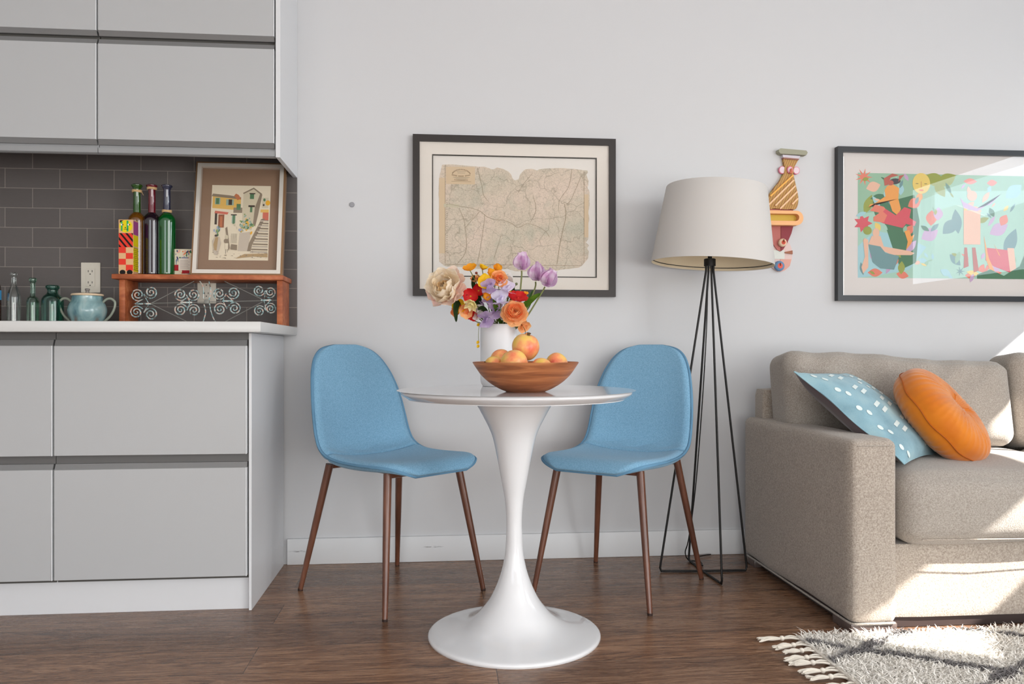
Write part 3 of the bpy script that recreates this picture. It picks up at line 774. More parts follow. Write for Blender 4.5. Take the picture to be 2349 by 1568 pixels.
fine = []
for i in range(len(out)):
    a, b = out[i], out[(i+1) % len(out)]
    n = max(1, int(math.hypot(b[0]-a[0], b[1]-a[1])/.015))
    for k in range(n):
        t = k/n; fine.append((a[0]+(b[0]-a[0])*t+random.uniform(-.0016, .0016), a[1]+(b[1]-a[1])*t+random.uniform(-.002, .002)))
mx0, mx1, mz0, mz1 = .004, .600, 1.165, 1.553
bm = BM(); add_prism(bm, [(mx0+u*(mx1-mx0), mz0+v*(mz1-mz0)) for u, v in fine], WY-.0106, WY-.0100)
bmesh.ops.triangulate(bm, faces=[f for f in bm.faces if len(f.verts) > 4])
sheet = obj('map_sheet', bm, mat('old map paper', (206, 190, 168), rough=.95, fn=map_fn), mp_, 0)
bm = BM(); q = []
q += [(0, rect(.0, .10, .038, .86)), (0, rect(.965, .28, .992, .72)), (1, rect(.038, .0, .0405, .99)), (1, rect(.962, .02, .964, .95)), (0, rect(.045, .80, .235, .975)), (1, rect(.08, .826, .21, .829)), (2, rect(.03, .565, .13, .60)), (1, rect(.04, -.012, .95, -.009))]
# title cartouche: arched and ruled lines of tiny lettering
for k in range(15):
    a = math.radians(158-k*9.7); r0 = .062
    u, v = .145+r0*math.cos(a), .885+r0*1.0*math.sin(a)
    q.append((3, [(u-.0026, v-.006), (u+.0026, v-.006), (u+.0026, v+.008), (u-.0026, v+.008)]))
for k in range(17):
    u = .083+k*.0072; v = .893-.012*math.sin(PI*k/16)
    if k % 6 != 5: q.append((3, rect(u, v-.006, u+.0048, v+.006)))
for v, u0, u1 in ((.925, .115, .175), (.91, .12, .17), (.868, .09, .2), (.858, .10, .19), (.85, .11, .18), (.842, .12, .17)):
    q.append((4, rect(u0, v, u1, v+.004)))
for k in range(10): q.append((3, rect(.10+k*.009, .834+.0006*(k-4.5)**2*.4, .106+k*.009, .842+.0006*(k-4.5)**2*.4)))
for k in range(26): q.append((4, rect(.048, .08+k*.022, .054, .088+k*.022)))
# rivers
def river(pts, w=.0022, mi=4):
    s = smooth_curve([(a, 0, b) for a, b in pts], 6)
    for a, b in zip(s, s[1:]):
        d = Vector((b.x-a.x, 0, b.z-a.z)); n = Vector((-d.z, 0, d.x)).normalized()*w/2
        q.append((mi, [(a.x-n.x, a.z-n.z), (b.x-n.x, b.z-n.z), (b.x+n.x, b.z+n.z), (a.x+n.x, a.z+n.z)]))
river([(.05, .6), (.13, .58), (.21, .56), (.27, .53), (.31, .48), (.36, .45), (.43, .44), (.49, .40), (.52, .37), (.58, .41), (.64, .39), (.70, .34), (.73, .28)], .004)
river([(.13, .56), (.16, .45), (.17, .36), (.18, .22), (.17, .10), (.12, .0)], .003)
river([(.25, .97), (.28, .8), (.29, .7), (.33, .62)]); river([(.83, .62), (.84, .5), (.82, .35), (.80, .2), (.78, .0)], .004); river([(.95, .93), (.90, .75), (.87, .65), (.83, .6)])
river([(.62, .93), (.56, .82), (.52, .72)]); river([(.41, .3), (.39, .2), (.36, .05)]); river([(.17, .36), (.25, .5), (.27, .53)]); river([(.88, .97), (.86, .8), (.80, .66), (.79, .55)])
river([(.30, .5), (.29, .35), (.27, .15), (.25, .0)]); river([(.62, .7), (.64, .55), (.6, .42)])
flat(bm, q, mx0, mz0, WY-.0108, mx1-mx0, mz1-mz0, .00002)
obj('map_print', bm, [P('map tan margin', (208, 184, 152)), P('map rule', (140, 118, 88)), P('map lake', (196, 186, 160)), P('map title ink', (138, 116, 88)), P('map ink', (158, 144, 120)), ], sheet, 0)
bm = BM(); add_box(bm, -.0725, .6775, WY-.0205, WY-.0195, 1.0625, 1.6385); obj('glass', bm, M_picglass, mp_)

art = thing('framed_art_print', 'bright tropical figures print in a thin black frame above the sofa', 'picture', (2.03, WY-.002, 1.027))
wall_frame(art, 1.622, 2.50, 1.027, 1.656, .022, .030, mat('blue black frame', (38, 40, 44), rough=.35))
bm = BM(); add_box(bm, 1.640, 2.482, WY-.012, WY-.008, 1.045, 1.638); obj('mount', bm, mat('pinkish white mount', (226, 219, 214), rough=.9), art)
bm = BM(); pol = []
# colours: 0 sea green 1 mint 2 dark green 3 olive 4 orange 5 coral 6 rose red 7 peach skin 8 grey teal 9 yellow 10 sky 11 dark 12 lilac 13 brown red
pol += [(1, rect(0, 0, 1, 1)), (0, [(0, 1), (1, 1), (1, .86), (.5, .84), (.3, .7), (0, .6)]), (10, [(0, .0), (0, .3), (.1, .45), (.28, .4), (.4, .3), (.3, .08), (.1, .02)]),
        (2, [(.07, .75), (.12, .8), (.2, .74), (.33, .8), (.36, .55), (.34, .15), (.25, .08), (.2, .3), (.15, .55), (.1, .6)])]
def star(cx_, cy_, r1, r2, n, mi, asp=.62):
    pol.append((mi, [(cx_+(r1 if k % 2 else r2)*math.cos(PI*k/n)*asp, cy_+(r1 if k % 2 else r2)*math.sin(PI*k/n)) for k in range(2*n)]))
star(.035, .96, .03, .085, 9, 5); star(.03, .52, .05, .09, 7, 6)
def leaf(cx_, cy_, L, W, a, mi):
    n = 14; pts = []
    for k in range(n):
        t = k/(n-1); pts.append((t-.5, math.sin(PI*t)*W))
    for k in range(n-2, 0, -1):
        t = k/(n-1); pts.append((t-.5, -math.sin(PI*t)*W))
    ca, sa = math.cos(a), math.sin(a)
    pol.append((mi, [(cx_+L*(x*ca-y*sa)*.62, cy_+L*(x*sa+y*ca)) for x, y in pts]))
for a in ((.09, .87, .14, .35, .3, 7), (.06, .70, .2, .2, 1.2, 3), (.12, .77, .16, .2, .2, 2), (.45, .95, .22, .28, -.3, 3), (.52, .95, .2, .3, .5, 3), (.48, .86, .18, .25, -1.0, 3), (.53, .87, .12, .15, -1.1, 2), (.33, .72, .14, .35, .5, 5), (.36, .78, .1, .3, 1.3, 4),
          (.66, .94, .13, .22, 0, 5), (.79, .93, .1, .3, .1, 5), (.43, .58, .15, .35, 1.5, 5), (.47, .62, .13, .35, 1.5, 12), (.42, .42, .18, .35, .5, 12), (.30, .46, .12, .3, 1, 5), (.54, .5, .2, .3, .8, 8), (.58, .55, .24, .2, 1.7, 8), (.83, .48, .2, .3, .5, 12), (.86, .57, .12, .35, 1.1, 5),
          (.92, .85, .2, .3, .7, 10), (.9, .35, .3, .2, 1.2, 8), (.10, .05, .14, .28, 0, 5), (.26, .03, .12, .3, -.2, 5), (.66, .03, .1, .3, 0, 5), (.74, .1, .13, .3, .3, 5), (.31, .30, .16, .2, .9, 12), (.57, .18, .15, .25, -.8, 8)): leaf(*a)
rnd = random.Random(21)
for k in range(75):
    u, v = rnd.uniform(.01, .99), rnd.choice([rnd.uniform(.0, .25), rnd.uniform(.45, 1.0)])
    leaf(u, v, rnd.uniform(.05, .13), rnd.uniform(.12, .3), rnd.uniform(0, PI), rnd.choice([0, 1, 2, 3, 3, 5, 7, 8, 10, 10, 12, 9]))
# dancers, faces and figures as simple cut shapes
pol += [(4, [(.17, .88), (.20, .9), (.24, .86), (.235, .76), (.25, .66), (.23, .6), (.20, .64), (.18, .74), (.07, .70), (.06, .67), (.16, .78), (.155, .84)]),
        (13, [(.155, .88), (.15, .95), (.2, 1.0), (.24, .985), (.19, .96), (.175, .89)]), (11, ell(.215, .925, .035, .028, 12, .4)), (13, ell(.19, .91, .018, .025, 12)), (13, [(.235, .92), (.24, .98), (.27, .99), (.25, .95)]),
        (5, [(.07, .64), (.1, .70), (.15, .68), (.18, .62), (.13, .62)]), (6, [(.10, .55), (.16, .66), (.22, .6), (.27, .68), (.31, .66), (.30, .58), (.34, .54), (.33, .5), (.28, .52), (.26, .48), (.15, .52)]), (5, [(.09, .58), (.14, .64), (.17, .6), (.15, .53), (.09, .54)]),
        (9, ell(.37, .91, .052, .10, 22)), (11, rect(.337, .905, .352, .910)), (11, rect(.388, .905, .403, .910)), (13, rect(.368, .87, .3705, .93)), (5, ell(.37, .845, .014, .008, 10)),
        (3, ell(.055, .45, .025, .04)), (7, ell(.105, .43, .02, .045)), (7, [(.04, .38), (.06, .36), (.06, .1), (.03, .04), (.02, .1), (.04, .2), (.03, .36)]), (7, [(.06, .32), (.08, .4), (.13, .4), (.15, .3), (.30, .26), (.33, .24), (.31, .22), (.2, .22), (.14, .26)]),
        (8, [(.06, .32), (.13, .3), (.16, .24), (.24, .21), (.21, .08), (.13, .09), (.085, .15)]), (4, [(.27, .45), (.29, .35), (.28, .27), (.31, .33), (.33, .42), (.31, .4), (.3, .46)]),
        (7, rect(.62, .33, .72, .66)), (7, ell(.67, .8, .03, .05)), (12, [(.60, .78), (.62, .74), (.7, .68), (.78, .72), (.84, .82), (.80, .76), (.7, .65), (.62, .68)]), (13, [(.64, .30), (.65, .12), (.62, .10), (.625, .3)]), (13, [(.69, .30), (.71, .08), (.68, .06), (.67, .3)]),
        (6, [(.76, .3), (.75, .18), (.80, .12), (.90, .06), (.91, .2), (.88, .28)]), (4, [(.74, .42), (.77, .2), (.82, .02), (.79, .02), (.755, .18)]), (4, [(.80, .34), (.84, .22), (.83, .23)]), (7, [(.88, .3), (.90, .04), (.94, .02), (.92, .3)]), (2, [(.70, .04), (.78, .09), (.86, .03), (.95, .12), (1, .08), (1, 0), (.7, 0)]), (2, [(.95, .1), (1, .3), (1, .1)])]
star(.6, .07, .012, .05, 7, 8)
flat(bm, pol, 1.716, 1.1225, WY-.0122, (2.436-1.716)*1.03, .4305, .00006)
obj('print', bm, [P('art sea green', (150, 190, 160)), P('art mint', (168, 208, 188)), P('art deep green', (66, 118, 84)), P('art olive', (152, 162, 70)), P('art orange', (240, 162, 78)), P('art coral', (230, 128, 104)), P('art rose', (218, 84, 96)), P('art peach', (236, 188, 160)), P('art grey teal', (110, 150, 152)), P('art yellow', (236, 206, 110)), P('art sky', (164, 208, 214)), P('art dark', (60, 56, 62)), P('art lilac', (200, 166, 200)), P('art brick', (186, 92, 76))], art, 0)
bm = BM(); add_box(bm, 1.640, 2.482, WY-.0225, WY-.0215, 1.045, 1.638); obj('glass', bm, glass_pane('art print glass', ior=2.05), art)

# ------------------------------------------------------------------ wall sculpture of layered painted boards
sx = lambda px: 1.2895+(px)*(.000345)          # 627-unit wide drawing -> metres
sz = lambda py: 1.6515-(py)*(.000345)
# the figure's axis leans slightly
scp = thing('wall_sculpture', 'layered painted wooden figure with striped body and peach belt hanging beside the lampshade', 'sculpture', (1.42, WY-.001, 1.15))
def board(name, pts, y0, y1, m, par=scp, lab=None):
    bm = BM(); add_prism(bm, [(sx(a), sz(b)) for a, b in pts], WY-y1, WY-y0)
    o = obj(name, bm, m, par, 30)
    if lab: part_label(o, lab)
    return o
def rr(x0, y0, x1, y1, r, n=6):
    out = []
    for cx_, cy_, a0 in ((x1-r, y0+r, -90), (x1-r, y1-r, 0), (x0+r, y1-r, 90), (x0+r, y0+r, 180)):
        for k in range(n+1):
            a = math.radians(a0+90*k/n); out.append((cx_+r*math.cos(a), cy_+r*math.sin(a)))
    return out
board('top_bar', [(240, 45), (262, 30), (575, 48), (592, 72), (575, 102), (262, 92), (240, 72)], .001, .030, P('sage grey', (158, 156, 136)))
board('collar', [(300, 96), (515, 106), (500, 140), (305, 128)], .001, .020, P('pale lilac', (214, 206, 214)))
board('collar_band', [(305, 128), (500, 140), (492, 156), (312, 144)], .001, .022, P('mauve brown', (160, 116, 104)))
def strip_fn(g, b, tc):
    sep = g.add('ShaderNodeSeparateXYZ', {0: tc})
    d = g.math('ADD', g.math('MULTIPLY', sep.outputs[0], 1.0), g.math('MULTIPLY', sep.outputs[2], -.42))
    f = g.math('FRACT', g.math('MULTIPLY', d, 105.0))
    g.l.new(g.ramp(f, [(0, s2l((150, 96, 40))), (.22, s2l((214, 168, 90))), (.4, s2l((150, 146, 80))), (.55, s2l((196, 130, 74))), (.72, s2l((96, 60, 44))), (.86, s2l((210, 160, 96))), (1, s2l((150, 96, 40)))]), b.inputs['Base Color'])
    b.id_data.nodes[-1]
M_strip = mat('striped wood pattern', (190, 150, 80), rough=.6, fn=strip_fn)
board('neck', [(312, 144), (492, 156), (445, 240), (432, 330), (318, 330), (330, 240)], .001, .016, M_strip)
board('ball', ell(305, 272, 42, 45), .004, .013, P('ball rim pink', (222, 130, 150)))
board('ball', ell(475, 274, 42, 45), .004, .013, P('ball rim pink', (222, 130, 150)))
board('ball', ell(390, 274, 36, 44), .014, .021, P('ball rim pink', (222, 130, 150)))
for c in ((305, 272, 35), (475, 274, 35), (390, 274, 28)):
    board('ball_inlay', ell(c[0], c[1], c[2], c[2]+3), .010, .0225 if c[0] == 390 else .0145, P('pale blush', (228, 208, 216)))
board('ball_post', [(380, 300), (385, 268), (395, 258), (405, 268), (405, 322), (375, 320)], .024, .030, P('terracotta', (196, 110, 84)))
body = board('striped_body', [tuple((v.x, v.z)) for v in smooth_curve([(312, 0, 320), (270, 0, 400), (190, 0, 500), (135, 0, 590), (120, 0, 690), (150, 0, 738), (200, 0, 730), (330, 0, 740), (400, 0, 735), (455, 0, 735), (485, 0, 680), (490, 0, 590), (460, 0, 450), (430, 0, 330)], 4)], .001, .020, M_strip)
for a, b, m in (((425, 335), (145, 590), 'amber slat'), ((430, 395), (125, 690), 'peach slat'), ((450, 460), (205, 700), 'peach slat'), ((472, 530), (262, 735), 'peach slat'), ((480, 610), (410, 680), 'peach slat')):
    dx, dy = b[0]-a[0], b[1]-a[1]; L = math.hypot(dx, dy); nx, ny = -dy/L*9, dx/L*9
    board('slat', [(a[0]+nx, a[1]+ny), (a[0]-nx, a[1]-ny), (b[0]-nx, b[1]-ny), (b[0]+nx, b[1]+ny)], .019, .026, P(m, (238, 178, 92) if 'amber' in m else (236, 196, 156)), body)
board('lower_plate', [(150, 735), (430, 740), (434, 800), (434, 930), (410, 1020), (360, 1130), (310, 1210), (280, 1232), (240, 1215), (180, 1130), (140, 1020), (130, 930), (130, 800)], .001, .014, P('dusty rose', (186, 112, 104)))
board('lower_plate_half', [(284, 742), (430, 742), (434, 800), (434, 930), (410, 1020), (360, 1130), (310, 1210), (284, 1230)], .014, .017, P('maroon', (142, 66, 72)))
# belt: peach ring round a yellow inside
bm = BM()
o_ = rr(40, 765, 518, 936, 84); i_ = rr(75, 803, 468, 886, 40)
A = [bm.verts.new((sx(a), WY-.045, sz(b))) for a, b in o_]; B = [bm.verts.new((sx(a), WY-.045, sz(b))) for a, b in i_]
A2 = [bm.verts.new((sx(a), WY-.012, sz(b))) for a, b in o_]; B2 = [bm.verts.new((sx(a), WY-.018, sz(b))) for a, b in i_]
n = len(A)
for k in range(n):
    j = (k+1) % n
    bm.faces.new((A[k], A[j], B[j], B[k])); bm.faces.new((A[k], A2[k], A2[j], A[j])); bm.faces.new((B[k], B[j], B2[j], B2[k])); bm.faces.new((A2[k], B2[k], B2[j], A2[j]))
bmesh.ops.recalc_face_normals(bm, faces=bm.faces)
belt = obj('belt_ring', bm, P('peach belt', (240, 182, 130)), scp, 30)
board('belt_inside', rr(76, 804, 467, 885, 40), .014, .020, mat('yellow ribbed', (208, 176, 70), rough=.6, bump=(300, .5, .002)), belt)
board('lower_disc', ell(284, 1265, 148, 205, 40), .001, .008, P('blush disc', (222, 196, 190)))
board('disc_panel', [(180, 1215), (335, 1215), (335, 1320), (180, 1320)], .008, .010, P('pale mint', (218, 220, 212)))
board('disc_panel', [(284, 1322), (418, 1322), (400, 1400), (340, 1450), (284, 1468)], .008, .010, P('salmon', (220, 166, 152)))
board('wedge', [(335, 1238), (428, 1218), (430, 1262), (335, 1250)], .008, .014, P('cocoa', (164, 108, 84)))
board('wedge', [(150, 1222), (188, 1226), (186, 1240), (150, 1244)], .008, .014, P('cocoa', (164, 108, 84)))
def knob(cx_, cy_, r, y, h, m, m2, name):
    Mx = Matrix.Translation((sx(cx_), WY-y, sz(cy_))) @ Matrix.Rotation(PI/2, 4, 'X')
    bm = BM(); add_lathe(bm, prof_smooth([(0, 0), (r*.8, 0), (r, h*.35), (r*.9, h*.8), (r*.5, h), (0, h)], 4), seg=28, M=Mx); o = obj(name, bm, m, scp)
    bm = BM(); add_lathe(bm, [(0, h*.98), (r*.5, h*.98), (r*.5, h*1.05), (0, h*1.08)], seg=24, M=Mx); obj('knob_dot', bm, m2, o)
    bm = BM(); add_box(bm, sx(cx_)-.0012, sx(cx_)+.0012, WY-y-h*1.35, WY-y-h, sz(cy_), sz(cy_)+.012, .0005, 1); obj('peg', bm, P('peg brown', (130, 80, 50)), o)
knob(292, 1133, .017, .014, .020, P('cream knob', (232, 200, 170)), P('red dot', (206, 84, 66)), 'knob')
knob(264, 1405, .021, .008, .016, P('blue ring', (106, 138, 172)), P('coral dot', (226, 100, 86)), 'knob')

# ------------------------------------------------------------------ pedestal table
M_white = mat('glossy white lacquer', (226, 226, 227), rough=.09, spec=.5, coat=.3)
tb = thing('pedestal_table', 'round glossy white tulip pedestal table between the two blue chairs', 'table', (.220, 2.305, 0))
bm = BM()
pr = prof_smooth([(.248, .0), (.2495, .006), (.245, .012), (.225, .0165), (.185, .0240), (.147, .0350), (.120, .0500), (.096, .0730), (.068, .1110), (.0420, .171), (.0275, .232), (.0232, .30), (.0232, .345), (.028, .40), (.0365, .445), (.0505, .519), (.0650, .581), (.0890, .632), (.1160, .680), (.119, .6845)], 5)
add_lathe(bm, [(0, .0)]+pr+[(0, .6845)], .220, 2.305, 96); obj('pedestal', bm, M_white, tb, 50)
bm = BM()
add_lathe(bm, prof_smooth([(0, .6850), (.20, .6850), (.300, .6855), (.312, .688), (.329, .6985), (.3335, .7035), (.3325, .708), (.327, .7115), (.318, .712), (0, .712)], 5), .226, 2.305, 128); obj('tabletop', bm, M_white, tb, 30)

# vase
bm = BM(); vx, vy = .192, 2.535
add_lathe(bm, prof_smooth([(0, .7125), (.046, .7125), (.052, .715), (.0575, .728), (.058, .75), (.058, .89), (.058, .9065)], 4)+[(.0565, .9085), (.054, .9065), (.054, .73), (.048, .722), (0, .722)], vx, vy, 64)
tag(obj('vase', bm, mat('matt white ceramic', (224, 224, 225), rough=.45), loc=(vx, vy, .7125)), 'plain white cylinder vase holding the bouquet, behind the fruit bowl', 'vase')
# bowl
bm = BM(); bx_, by_ = .241, 2.195
add_lathe(bm, prof_smooth([(0, .7125), (.050, .7125), (.056, .7135), (.075, .7215), (.100, .737), (.122, .757), (.138, .779), (.147, .793)], 5)+prof_smooth([(.1455, .7945), (.134, .780), (.117, .760), (.094, .742), (.070, .729), (.045, .722), (0, .720)], 5), bx_, by_, 96)
tag(obj('fruit_bowl', bm, mat('turned wood bowl', (170, 104, 62), rough=.42, fn=bowl_fn), loc=(bx_, by_, .7125)), 'wide turned wooden bowl of fruit standing on the white table', 'bowl')
M_fruit = mat('blushed fruit skin', (226, 140, 90), rough=.32, spec=.5, fn=fruit_fn)
M_calyx = mat('calyx brown', (96, 72, 44), rough=.8)
def fruit(x, y, z, r, rot, label):
    t = thing('pomegranate', label, 'fruit', (x, y, z), rot=rot, group='fruit in the wooden bowl')
    bm = BM()
    add_lathe(bm, prof_smooth([(0, -.93*r), (.35*r, -.9*r), (.75*r, -.65*r), (.99*r, -.1*r), (.93*r, .4*r), (.65*r, .78*r), (.3*r, .92*r), (.12*r, .93*r), (0, .93*r)], 4), 0, 0, 40,
              fr=lambda a, q, z_: 1+.018*math.sin(3*a)+.008*math.sin(5*a+1))
    obj('skin', bm, M_fruit, t, 60, local=True)
    bm = BM(); add_lathe(bm, [(0, .90*r), (.12*r, .90*r), (.10*r, 1.0*r), (.17*r, 1.10*r), (.13*r, 1.09*r), (.06*r, .97*r), (0, .96*r)], 0, 0, 12, fr=lambda a, q, z_: 1+.25*math.sin(6*a) if z_ > 1.05*r else 1)
    obj('calyx', bm, M_calyx, t, 60, local=True)
fruit(.242, 2.205, .8345, .0385, (.3, .2, 0), 'largest rosy fruit on top of the pile in the bowl')
fruit(.203, 2.135, .7905, .0375, (1.9, -.9, .3), 'big orange fruit at the front left of the bowl')
fruit(.175, 2.225, .797, .0320, (.8, -.8, 1), 'orange fruit at the back left, half hidden by the big orange one')
fruit(.150, 2.165, .783, .0265, (.4, -1.2, 0), 'small yellow fruit furthest left in the bowl')
fruit(.278, 2.140, .776, .0300, (1.2, .5, .5), 'yellow-orange fruit in the middle front of the bowl')
fruit(.330, 2.215, .787, .0320, (.9, .9, 2), 'yellow and red fruit furthest right in the bowl')

# ------------------------------------------------------------------ bouquet
def pm(n, c, c2=None, r=.55):
    def fn(g, b, tc):
        b.inputs['Subsurface Weight'].default_value = .0
        oi = g.add('ShaderNodeTexNoise', {'Vector': tc, 'Scale': 55.0, 'Detail': 3.0}).outputs[0]
        if c2: g.l.new(g.mix(g.ramp(oi, [(.4, (0, 0, 0)), (.62, (1, 1, 1))]), s2l(c), s2l(c2)), b.inputs['Base Color'])
        tr = g.add('ShaderNodeBsdfTranslucent', {'Color': (*s2l(c), 1)})
        mx = g.add('ShaderNodeMixShader', {0: .42, 1: b.outputs[0], 2: tr.outputs[0]})
        g.l.new(mx.outputs[0], g.n['Material Output'].inputs[0])
    return mat('petal '+n, c, rough=r, spec=.3, fn=fn)
M_stem = mat('stem green', (112, 118, 66), rough=.5); M_leaf = pm('leaf green', (96, 142, 46), (130, 164, 56)); M_leafdk = pm('leaf dark', (44, 66, 30), (60, 84, 38))
def petal_mesh(L, W, cup, curl, ruffle=0, seed=0, tip=.0, nu=8, nv=8, flare=0):
    """petal from origin growing along +z, facing +y inward, width in x"""
    bm = BM(); rd = random.Random(seed); ph = rd.uniform(0, 6)
    def f(u, v):
        s = (u-.5)*2
        if tip:
            w = W*(math.sin(PI*min(1, v**.75)*.86+.12)**.8)*(1-tip*v**4) if v < 1 else W*.30*(1-tip)
            z = L*v
        else:
            w = W*(.22+.78*math.sin(PI/2*min(1, 1.25*v))**.8)
            z = L*(v-.30*s*s*v*v)+.05*L*v*v*math.sin(5*s+ph)
        x = s*w
        y = cup*(1-s*s)*-1*math.sin(PI*v*.9)+curl*v*v+ruffle*(math.sin(4*s+ph+5*v)+.5*math.sin(9*s+2*ph))*v*v*v-flare*v**5
        y += cup*.8
        return Vector((x, y, z))
    grid(bm, nu, nv, f)
    return bm
def place(bm, origin, axis, az, open_, roll=0, r0=0):
    """orient a petal: axis = flower axis; open_ = tilt from axis; az = azimuth"""
    ax = Vector(axis).normalized(); q = Vector((0, 0, 1)).rotation_difference(ax)
    M = Matrix.Translation(Vector(origin)) @ q.to_matrix().to_4x4() @ Matrix.Rotation(az, 4, 'Z') @ Matrix.Translation((0, -r0, 0)) @ Matrix.Rotation(open_, 4, 'X')
    for v in bm.verts: v.co = M @ v.co
    return bm
VT = Vector((vx, vy, .905))
def stem_to(root, p, d=.012, r=.0016, seedv=0, m=None):
    rd = random.Random(seedv); p = Vector(p)
    e = VT+Vector((rd.uniform(-.03, .03), rd.uniform(-.03, .03), -.02)); b = e+Vector((-(e.x-vx)*.6, -(e.y-vy)*.6, -.14))
    mid = p.lerp(e, .55)+Vector((rd.uniform(-d, d), rd.uniform(-d, d), .004))
    bm = BM(); add_tube(bm, smooth_curve([p, mid, e, b], 6), r, 6); return obj('stem', bm, m or M_stem, root, 60)
def flower(name, p, axis, layers, mats, label, center=None, stem=True, stem_r=.0015, ruffle=0, seed=0, group=None, cat='flower', tip=0.0, flare=0.0):
    """layers: (count, L, W, open, cup, curl, r0, material index)"""
    t = thing(name, label, cat, p, group=group)
    rd = random.Random(seed); k_ = {'poppy': 1.25, 'sweet_pea': 1.3, 'ranunculus': 1.08, 'snapdragon': 1.2}.get(name, 1)
    for li, (n, L, W, op, cup, curl, r0, mi) in enumerate(layers):
        for k in range(n):
            bm = petal_mesh(k_*L*rd.uniform(.92, 1.08), k_*W*rd.uniform(.92, 1.06), cup, curl, ruffle, seed*100+li*20+k, tip, flare=flare)
            place(bm, p, axis, 2*PI*k/n+li*.7+rd.uniform(-.12, .12), op+rd.uniform(-.08, .08), r0=r0)
            obj('petal', bm, mats[mi], t, 60)
    if center:
        r, m = center; q = Vector((0, 0, 1)).rotation_difference(Vector(axis).normalized())
        Mx = Matrix.Translation(Vector(p)+Vector(axis).normalized()*r*.5) @ q.to_matrix().to_4x4()
        bm = BM(); add_lathe(bm, prof_smooth([(0, -r*.5), (r*.8, -r*.3), (r, r*.2), (r*.6, r*.7), (0, r*.8)], 3), seg=14, M=Mx, fr=lambda a, q_, z_: 1+.12*math.sin(7*a)); obj('center', bm, m, t, 60)
    if stem: stem_to(t, p, r=stem_r, seedv=seed)
    return t
Y_ = 2.50
cam_dir = Vector((-.05, -1, 0))
M_cream = pm('peony cream', (252, 238, 212), (254, 244, 230)); M_cream2 = pm('peony warm', (252, 226, 180), (252, 236, 204)); M_blush = pm('peony blush', (252, 232, 214), (248, 196, 186))
flower('peony', (.036, 2.485, 1.008), (-.42, -.78, .34), [(8, .072, .030, 1.25, .014, .004, .006, 2), (9, .072, .030, 1.00, .016, .012, .006, 0), (9, .064, .027, .75, .016, .016, .006, 0), (8, .052, .022, .48, .012, .014, .006, 1), (7, .040, .016, .22, .008, .010, .004, 0)],
       [M_cream, M_cream2, M_blush], 'huge ruffled cream peony at the left of the bouquet', ruffle=.007, seed=1, stem_r=.0025)
M_or = pm('poppy orange', (250, 174, 50), (250, 190, 50)); M_ye = pm('poppy yellow', (246, 200, 20), (250, 214, 60)); M_rd = pm('poppy red', (214, 34, 40), (226, 60, 50))
M_ctr = mat('stamen ochre', (196, 150, 30), rough=.8)
POP = [(5, .020, .013, 1.1, .004, .002, .001, 0)]
flower('poppy', (.099, 2.47, 1.072), (-.2, -.5, .8), POP, [M_or], 'orange poppy at the top left of the bouquet, above the peony', (.004, M_ctr), seed=2, ruffle=.001)
flower('poppy', (.137, 2.48, 1.075), (.3, -.2, .9), [(4, .017, .010, .8, .004, .002, .001, 0), (3, .012, .007, .4, .003, .001, .001, 1)], [M_ye, M_rd], 'small yellow and red bloom at the top of the bouquet', (.003, M_ctr), seed=3)
flower('poppy', (.178, 2.48, 1.070), (.4, -.3, .85), [(5, .021, .012, .45, .005, .002, .001, 0)], [M_or], 'orange poppy cup standing highest before the tulips', (.003, M_ctr), seed=4)
flower('poppy', (.157, 2.46, 1.056), (.5, -.5, .5), [(4, .018, .012, .8, .004, .002, .001, 0)], [M_or], 'orange poppy tucked behind the bright yellow one', (.003, M_ctr), seed=5)
flower('poppy', (.143, 2.445, 1.036), (0, -1, .15), [(6, .019, .012, 1.25, .003, -.001, .001, 0)], [M_ye], 'bright yellow poppy facing forward in the bouquet', (.004, M_ctr), seed=6, ruffle=.001)
M_ro = pm('ranunculus orange', (253, 190, 130), (254, 208, 152)); M_ro2 = pm('ranunculus deep', (250, 156, 100), (252, 184, 124))
flower('ranunculus', (.186, 2.455, 1.043), (.2, -.9, .25), [(7, .026, .017, 1.3, .006, .002, .002, 0), (7, .023, .015, .95, .007, .004, .002, 0), (6, .018, .012, .6, .006, .004, .001, 1), (4, .012, .008, .3, .004, .002, .001, 1)], [M_ro, M_ro2], 'peach-orange ranunculus near the top of the bouquet', seed=7, ruffle=.001)
M_li = pm('sweet pea lilac', (222, 214, 238), (238, 234, 248)); M_li2 = pm('sweet pea purple', (184, 158, 200), (214, 196, 224)); M_wh = pm('white bloom', (232, 228, 222), (240, 236, 232))
def pea(p, ax, m, label, seed, s=1.0):
    flower('sweet_pea', p, ax, [(2, .024*s, .017*s, .75, .003, -.004, .001, 0), (2, .016*s, .011*s, .3, .004, .003, .001, 0)], [m], label, seed=seed, ruffle=.003)
pea((.207, 2.445, 1.005), (.2, -.6, .7), M_li, 'pale lilac sweet pea right of the peach ranunculus', 8, 1.3)
pea((.158, 2.44, 1.014), (-.2, -.8, .4), M_li2, 'purple sweet pea under the yellow poppy', 9, 1.1)
pea((.190, 2.43, .972), (-.1, -.8, .6), M_li, 'pale lilac sweet pea left of the big orange ranunculus', 10, 1.2)
pea((.155, 2.46, .985), (.1, -.8, .3), M_li2, 'dusky purple sweet pea in the middle of the bouquet', 11, 1.2)
pea((.148, 2.45, .926), (-.2, -.8, -.3), M_li2, 'purple sweet pea hanging over the vase rim', 12, 1.1)
pea((.125, 2.47, .945), (-.3, -.8, .0), M_wh, 'greyish white sweet pea low at the left of the vase rim', 13, 1.0)
pea((.175, 2.455, .95), (0, -.8, -.1), M_li2, 'purple sweet pea low behind the big orange ranunculus', 14, 1.1)
pea((.209, 2.50, 1.045), (.5, -.3, .6), M_wh, 'feathery white bloom above the lilac sweet pea', 15, 1.1)
